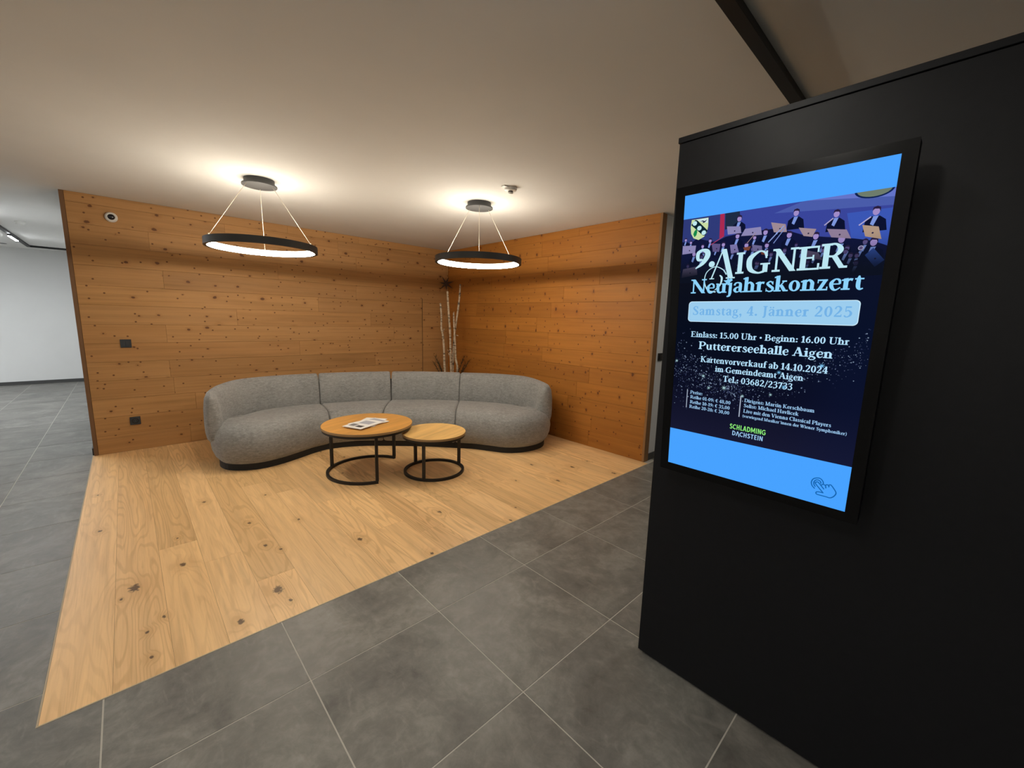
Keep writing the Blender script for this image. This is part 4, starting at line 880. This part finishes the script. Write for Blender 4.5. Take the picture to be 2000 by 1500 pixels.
flat('photo_crowd', [[(0, 79.5), (3, 78.8), (5, 80.2), (8, 79.2), (11, 78.4), (14, 79.6), (18, 80.2), (24, 80.3), (27, 80.3), (31, 79.3), (35, 77.6), (40, 76.5), (46, 75.5), (50, 74.5), (53, 73.0), (53, 66), (0, 66)]], '11163A', 2.8)
SK = 'A08CC8'; SU_ = '0C1230'; SHI = '7C96DC'; HA = '2A2040'
def player(x, y, s=1.0, face=SK, lean=0.0):
    L = R.uniform(-.1, .1)
    flat('musician', [[(x-1.9*s+lean, y-4.2*s), (x-1.7*s, y-1.8*s), (x-.7*s, y-1.0*s), (x+.7*s, y-1.0*s), (x+1.8*s, y-1.9*s), (x+2.2*s, y-4.2*s)]], SU_, 3.2)
    flat('shirt', [[(x-.4*s, y-1.0*s), (x+.5*s, y-1.0*s), (x-.2*s, y-3.0*s), (x-.8*s, y-2.6*s)]], SHI, 3.4); flat('face', disc(x, y, .62*s, 12, .85*s), face, 3.6); flat('hair', [[(x-.70*s, y+.15*s), (x-.55*s, y+.9*s), (x+.1*s, y+1.12*s), (x+.68*s, y+.8*s), (x+.75*s, y-.2*s), (x+.45*s, y+.45*s), (x-.3*s, y+.55*s)]], HA, 3.8)
for x, y, s in ((17.6, 84.5, 1.0), (32.5, 83.9, 1.05), (41.8, 82.2, 1.05), (49.9, 81.6, 1.15), (17.5, 79.4, .9), (25.2, 79.6, .95), (31.4, 78.1, 1.0), (13.5, 77.3, .8), (9.3, 78.9, .75), (20.3, 76.4, .9), (25.9, 75.8, .85), (37.8, 77.0, 1.05), (43.6, 75.6, 1.2), (4.3, 75.2, .9), (1.2, 80.0, .6), (3.0, 79.0, .6), (50.3, 74.1, 1.15), (7.0, 77.4, .7), (28.4, 80.4, .6), (22.4, 78.4, .7), (11.3, 76.0, .6)): player(x, y, s)
for q_ in range(26):
    px_ = R.uniform(1, 52); player(px_, 77.6 - px_*0.05 - R.uniform(0.6, 6.5), R.uniform(.55, .8), R.choice(('5E5488', '6E5E90', '4A4474')))
st_c = '8C86B4'; st_w = '9E8A94'
for q, c in (([(14.1,82.7),(18.1,82.2),(18.5,80.2),(14.6,80.2)], st_c), ([(19.5,81.3),(23.8,81.3),(24.3,79.0),(18.5,79.3)], st_c), ([(.3,78.2),(4.8,77.9),(4.6,75.6),(.3,75.4)], st_c), ([(.9,70.5),(5.5,71.1),(5.9,68.4),(.5,67.6)], '6C6484'), ([(26.4,82.2),(30.2,81.2),(30.7,79.0),(27.4,79.3)], st_w), ([(33.5,79.8),(37.7,78.9),(37.0,76.9),(34.9,77.4)], st_w),
             ([(40.1,78.6),(44.4,77.9),(45.6,75.5),(41.3,76.3)], '8E7C96'), ([(47.5,78.6),(50.8,77.8),(51.7,74.7),(48.4,75.7)], 'AE9480'), ([(36.0,73.4),(38.8,72.6),(40.0,70.5),(36.2,71.4)], '5C5470'), ([(50.4,72.7),(52.9,69.5),(51.2,67.9),(48.9,71.0)], '34509C'), ([(15.5,77.0),(17.5,77.0),(18.3,74.6),(16.0,74.4)], '7A74A8'), ([(21.8,76.4),(24.6,75.8),(24.8,74.2),(22.4,74.4)], '6E6894'),
             ([(9.8,78.0),(12.6,77.6),(12.4,75.2),(10.4,75.4)], '5E5484')): flat('music_stand', [q], c, 4.4); cx = sum(a for a, b in q)/4; cy = sum(b for a, b in q)/4; flat('stand_hole', disc(cx+.2, cy-.3, .22, 8), '2A2444', 4.6)
for (a, b, c, d, w, hx) in ((26.2,76.6,29.8,80.8,.28,'8AA0DC'), (27.6,76.2,30.2,80.2,.22,'7A90D0'), (39.4,79.6,41.2,81.2,.3,'A8A0C8'), (46.8,78.6,49.0,80.4,.3,'B0A8D0'), (9.5,77.6,13.3,79.8,.18,'B83C5C'), (20.4,77.0,22.6,79.8,.18,'A08890')): flat('instrument', stroke([(a, b, w), ((a+c)/2, (b+d)/2, w), (c, d, w)], 2), hx, 5.0)
flat('instrument', ring2(47.9, 72.9, .6, .6, .22, .22), 'B8B8DC', 5.0); flat('instrument', [[(19.4, 75.8), (21.6, 76.0), (21.2, 74.8), (19.9, 74.9)], [(24.4, 74.4), (26.2, 74.2), (26.0, 73.1), (24.7, 73.3)]], '7A4434', 5.0)
# the photograph fades into the dark lower part of the poster
fm = bpy.data.materials.new('poster_fade'); fm.use_nodes = True; _t = NT(fm); _t.t.nodes.remove(_t.b); tc = _t.n('ShaderNodeTexCoord'); OZ = _t.sep(tc.outputs['Object'])[2]
e1 = _t.n('ShaderNodeEmission'); e1.inputs[0].default_value = (0.004, 0.006, 0.014, 1); tr_ = _t.n('ShaderNodeBsdfTransparent'); ms = _t.n('ShaderNodeMixShader')
_t.l(_t.smooth(OZ, 0.665-SHT, 0.775-SHT, 1.0, 0.0), ms.inputs[0]); _t.l(tr_.outputs[0], ms.inputs[1]); _t.l(e1.outputs[0], ms.inputs[2]); _t.l(ms.outputs[0], _t.t.nodes['Material Output'].inputs[0])
pyd('poster_fade', [cm(0, 65.8, 6), cm(53, 65.8, 6), cm(53, 78, 6), cm(0, 78, 6)], [(0, 3, 2, 1)], fm, disp)
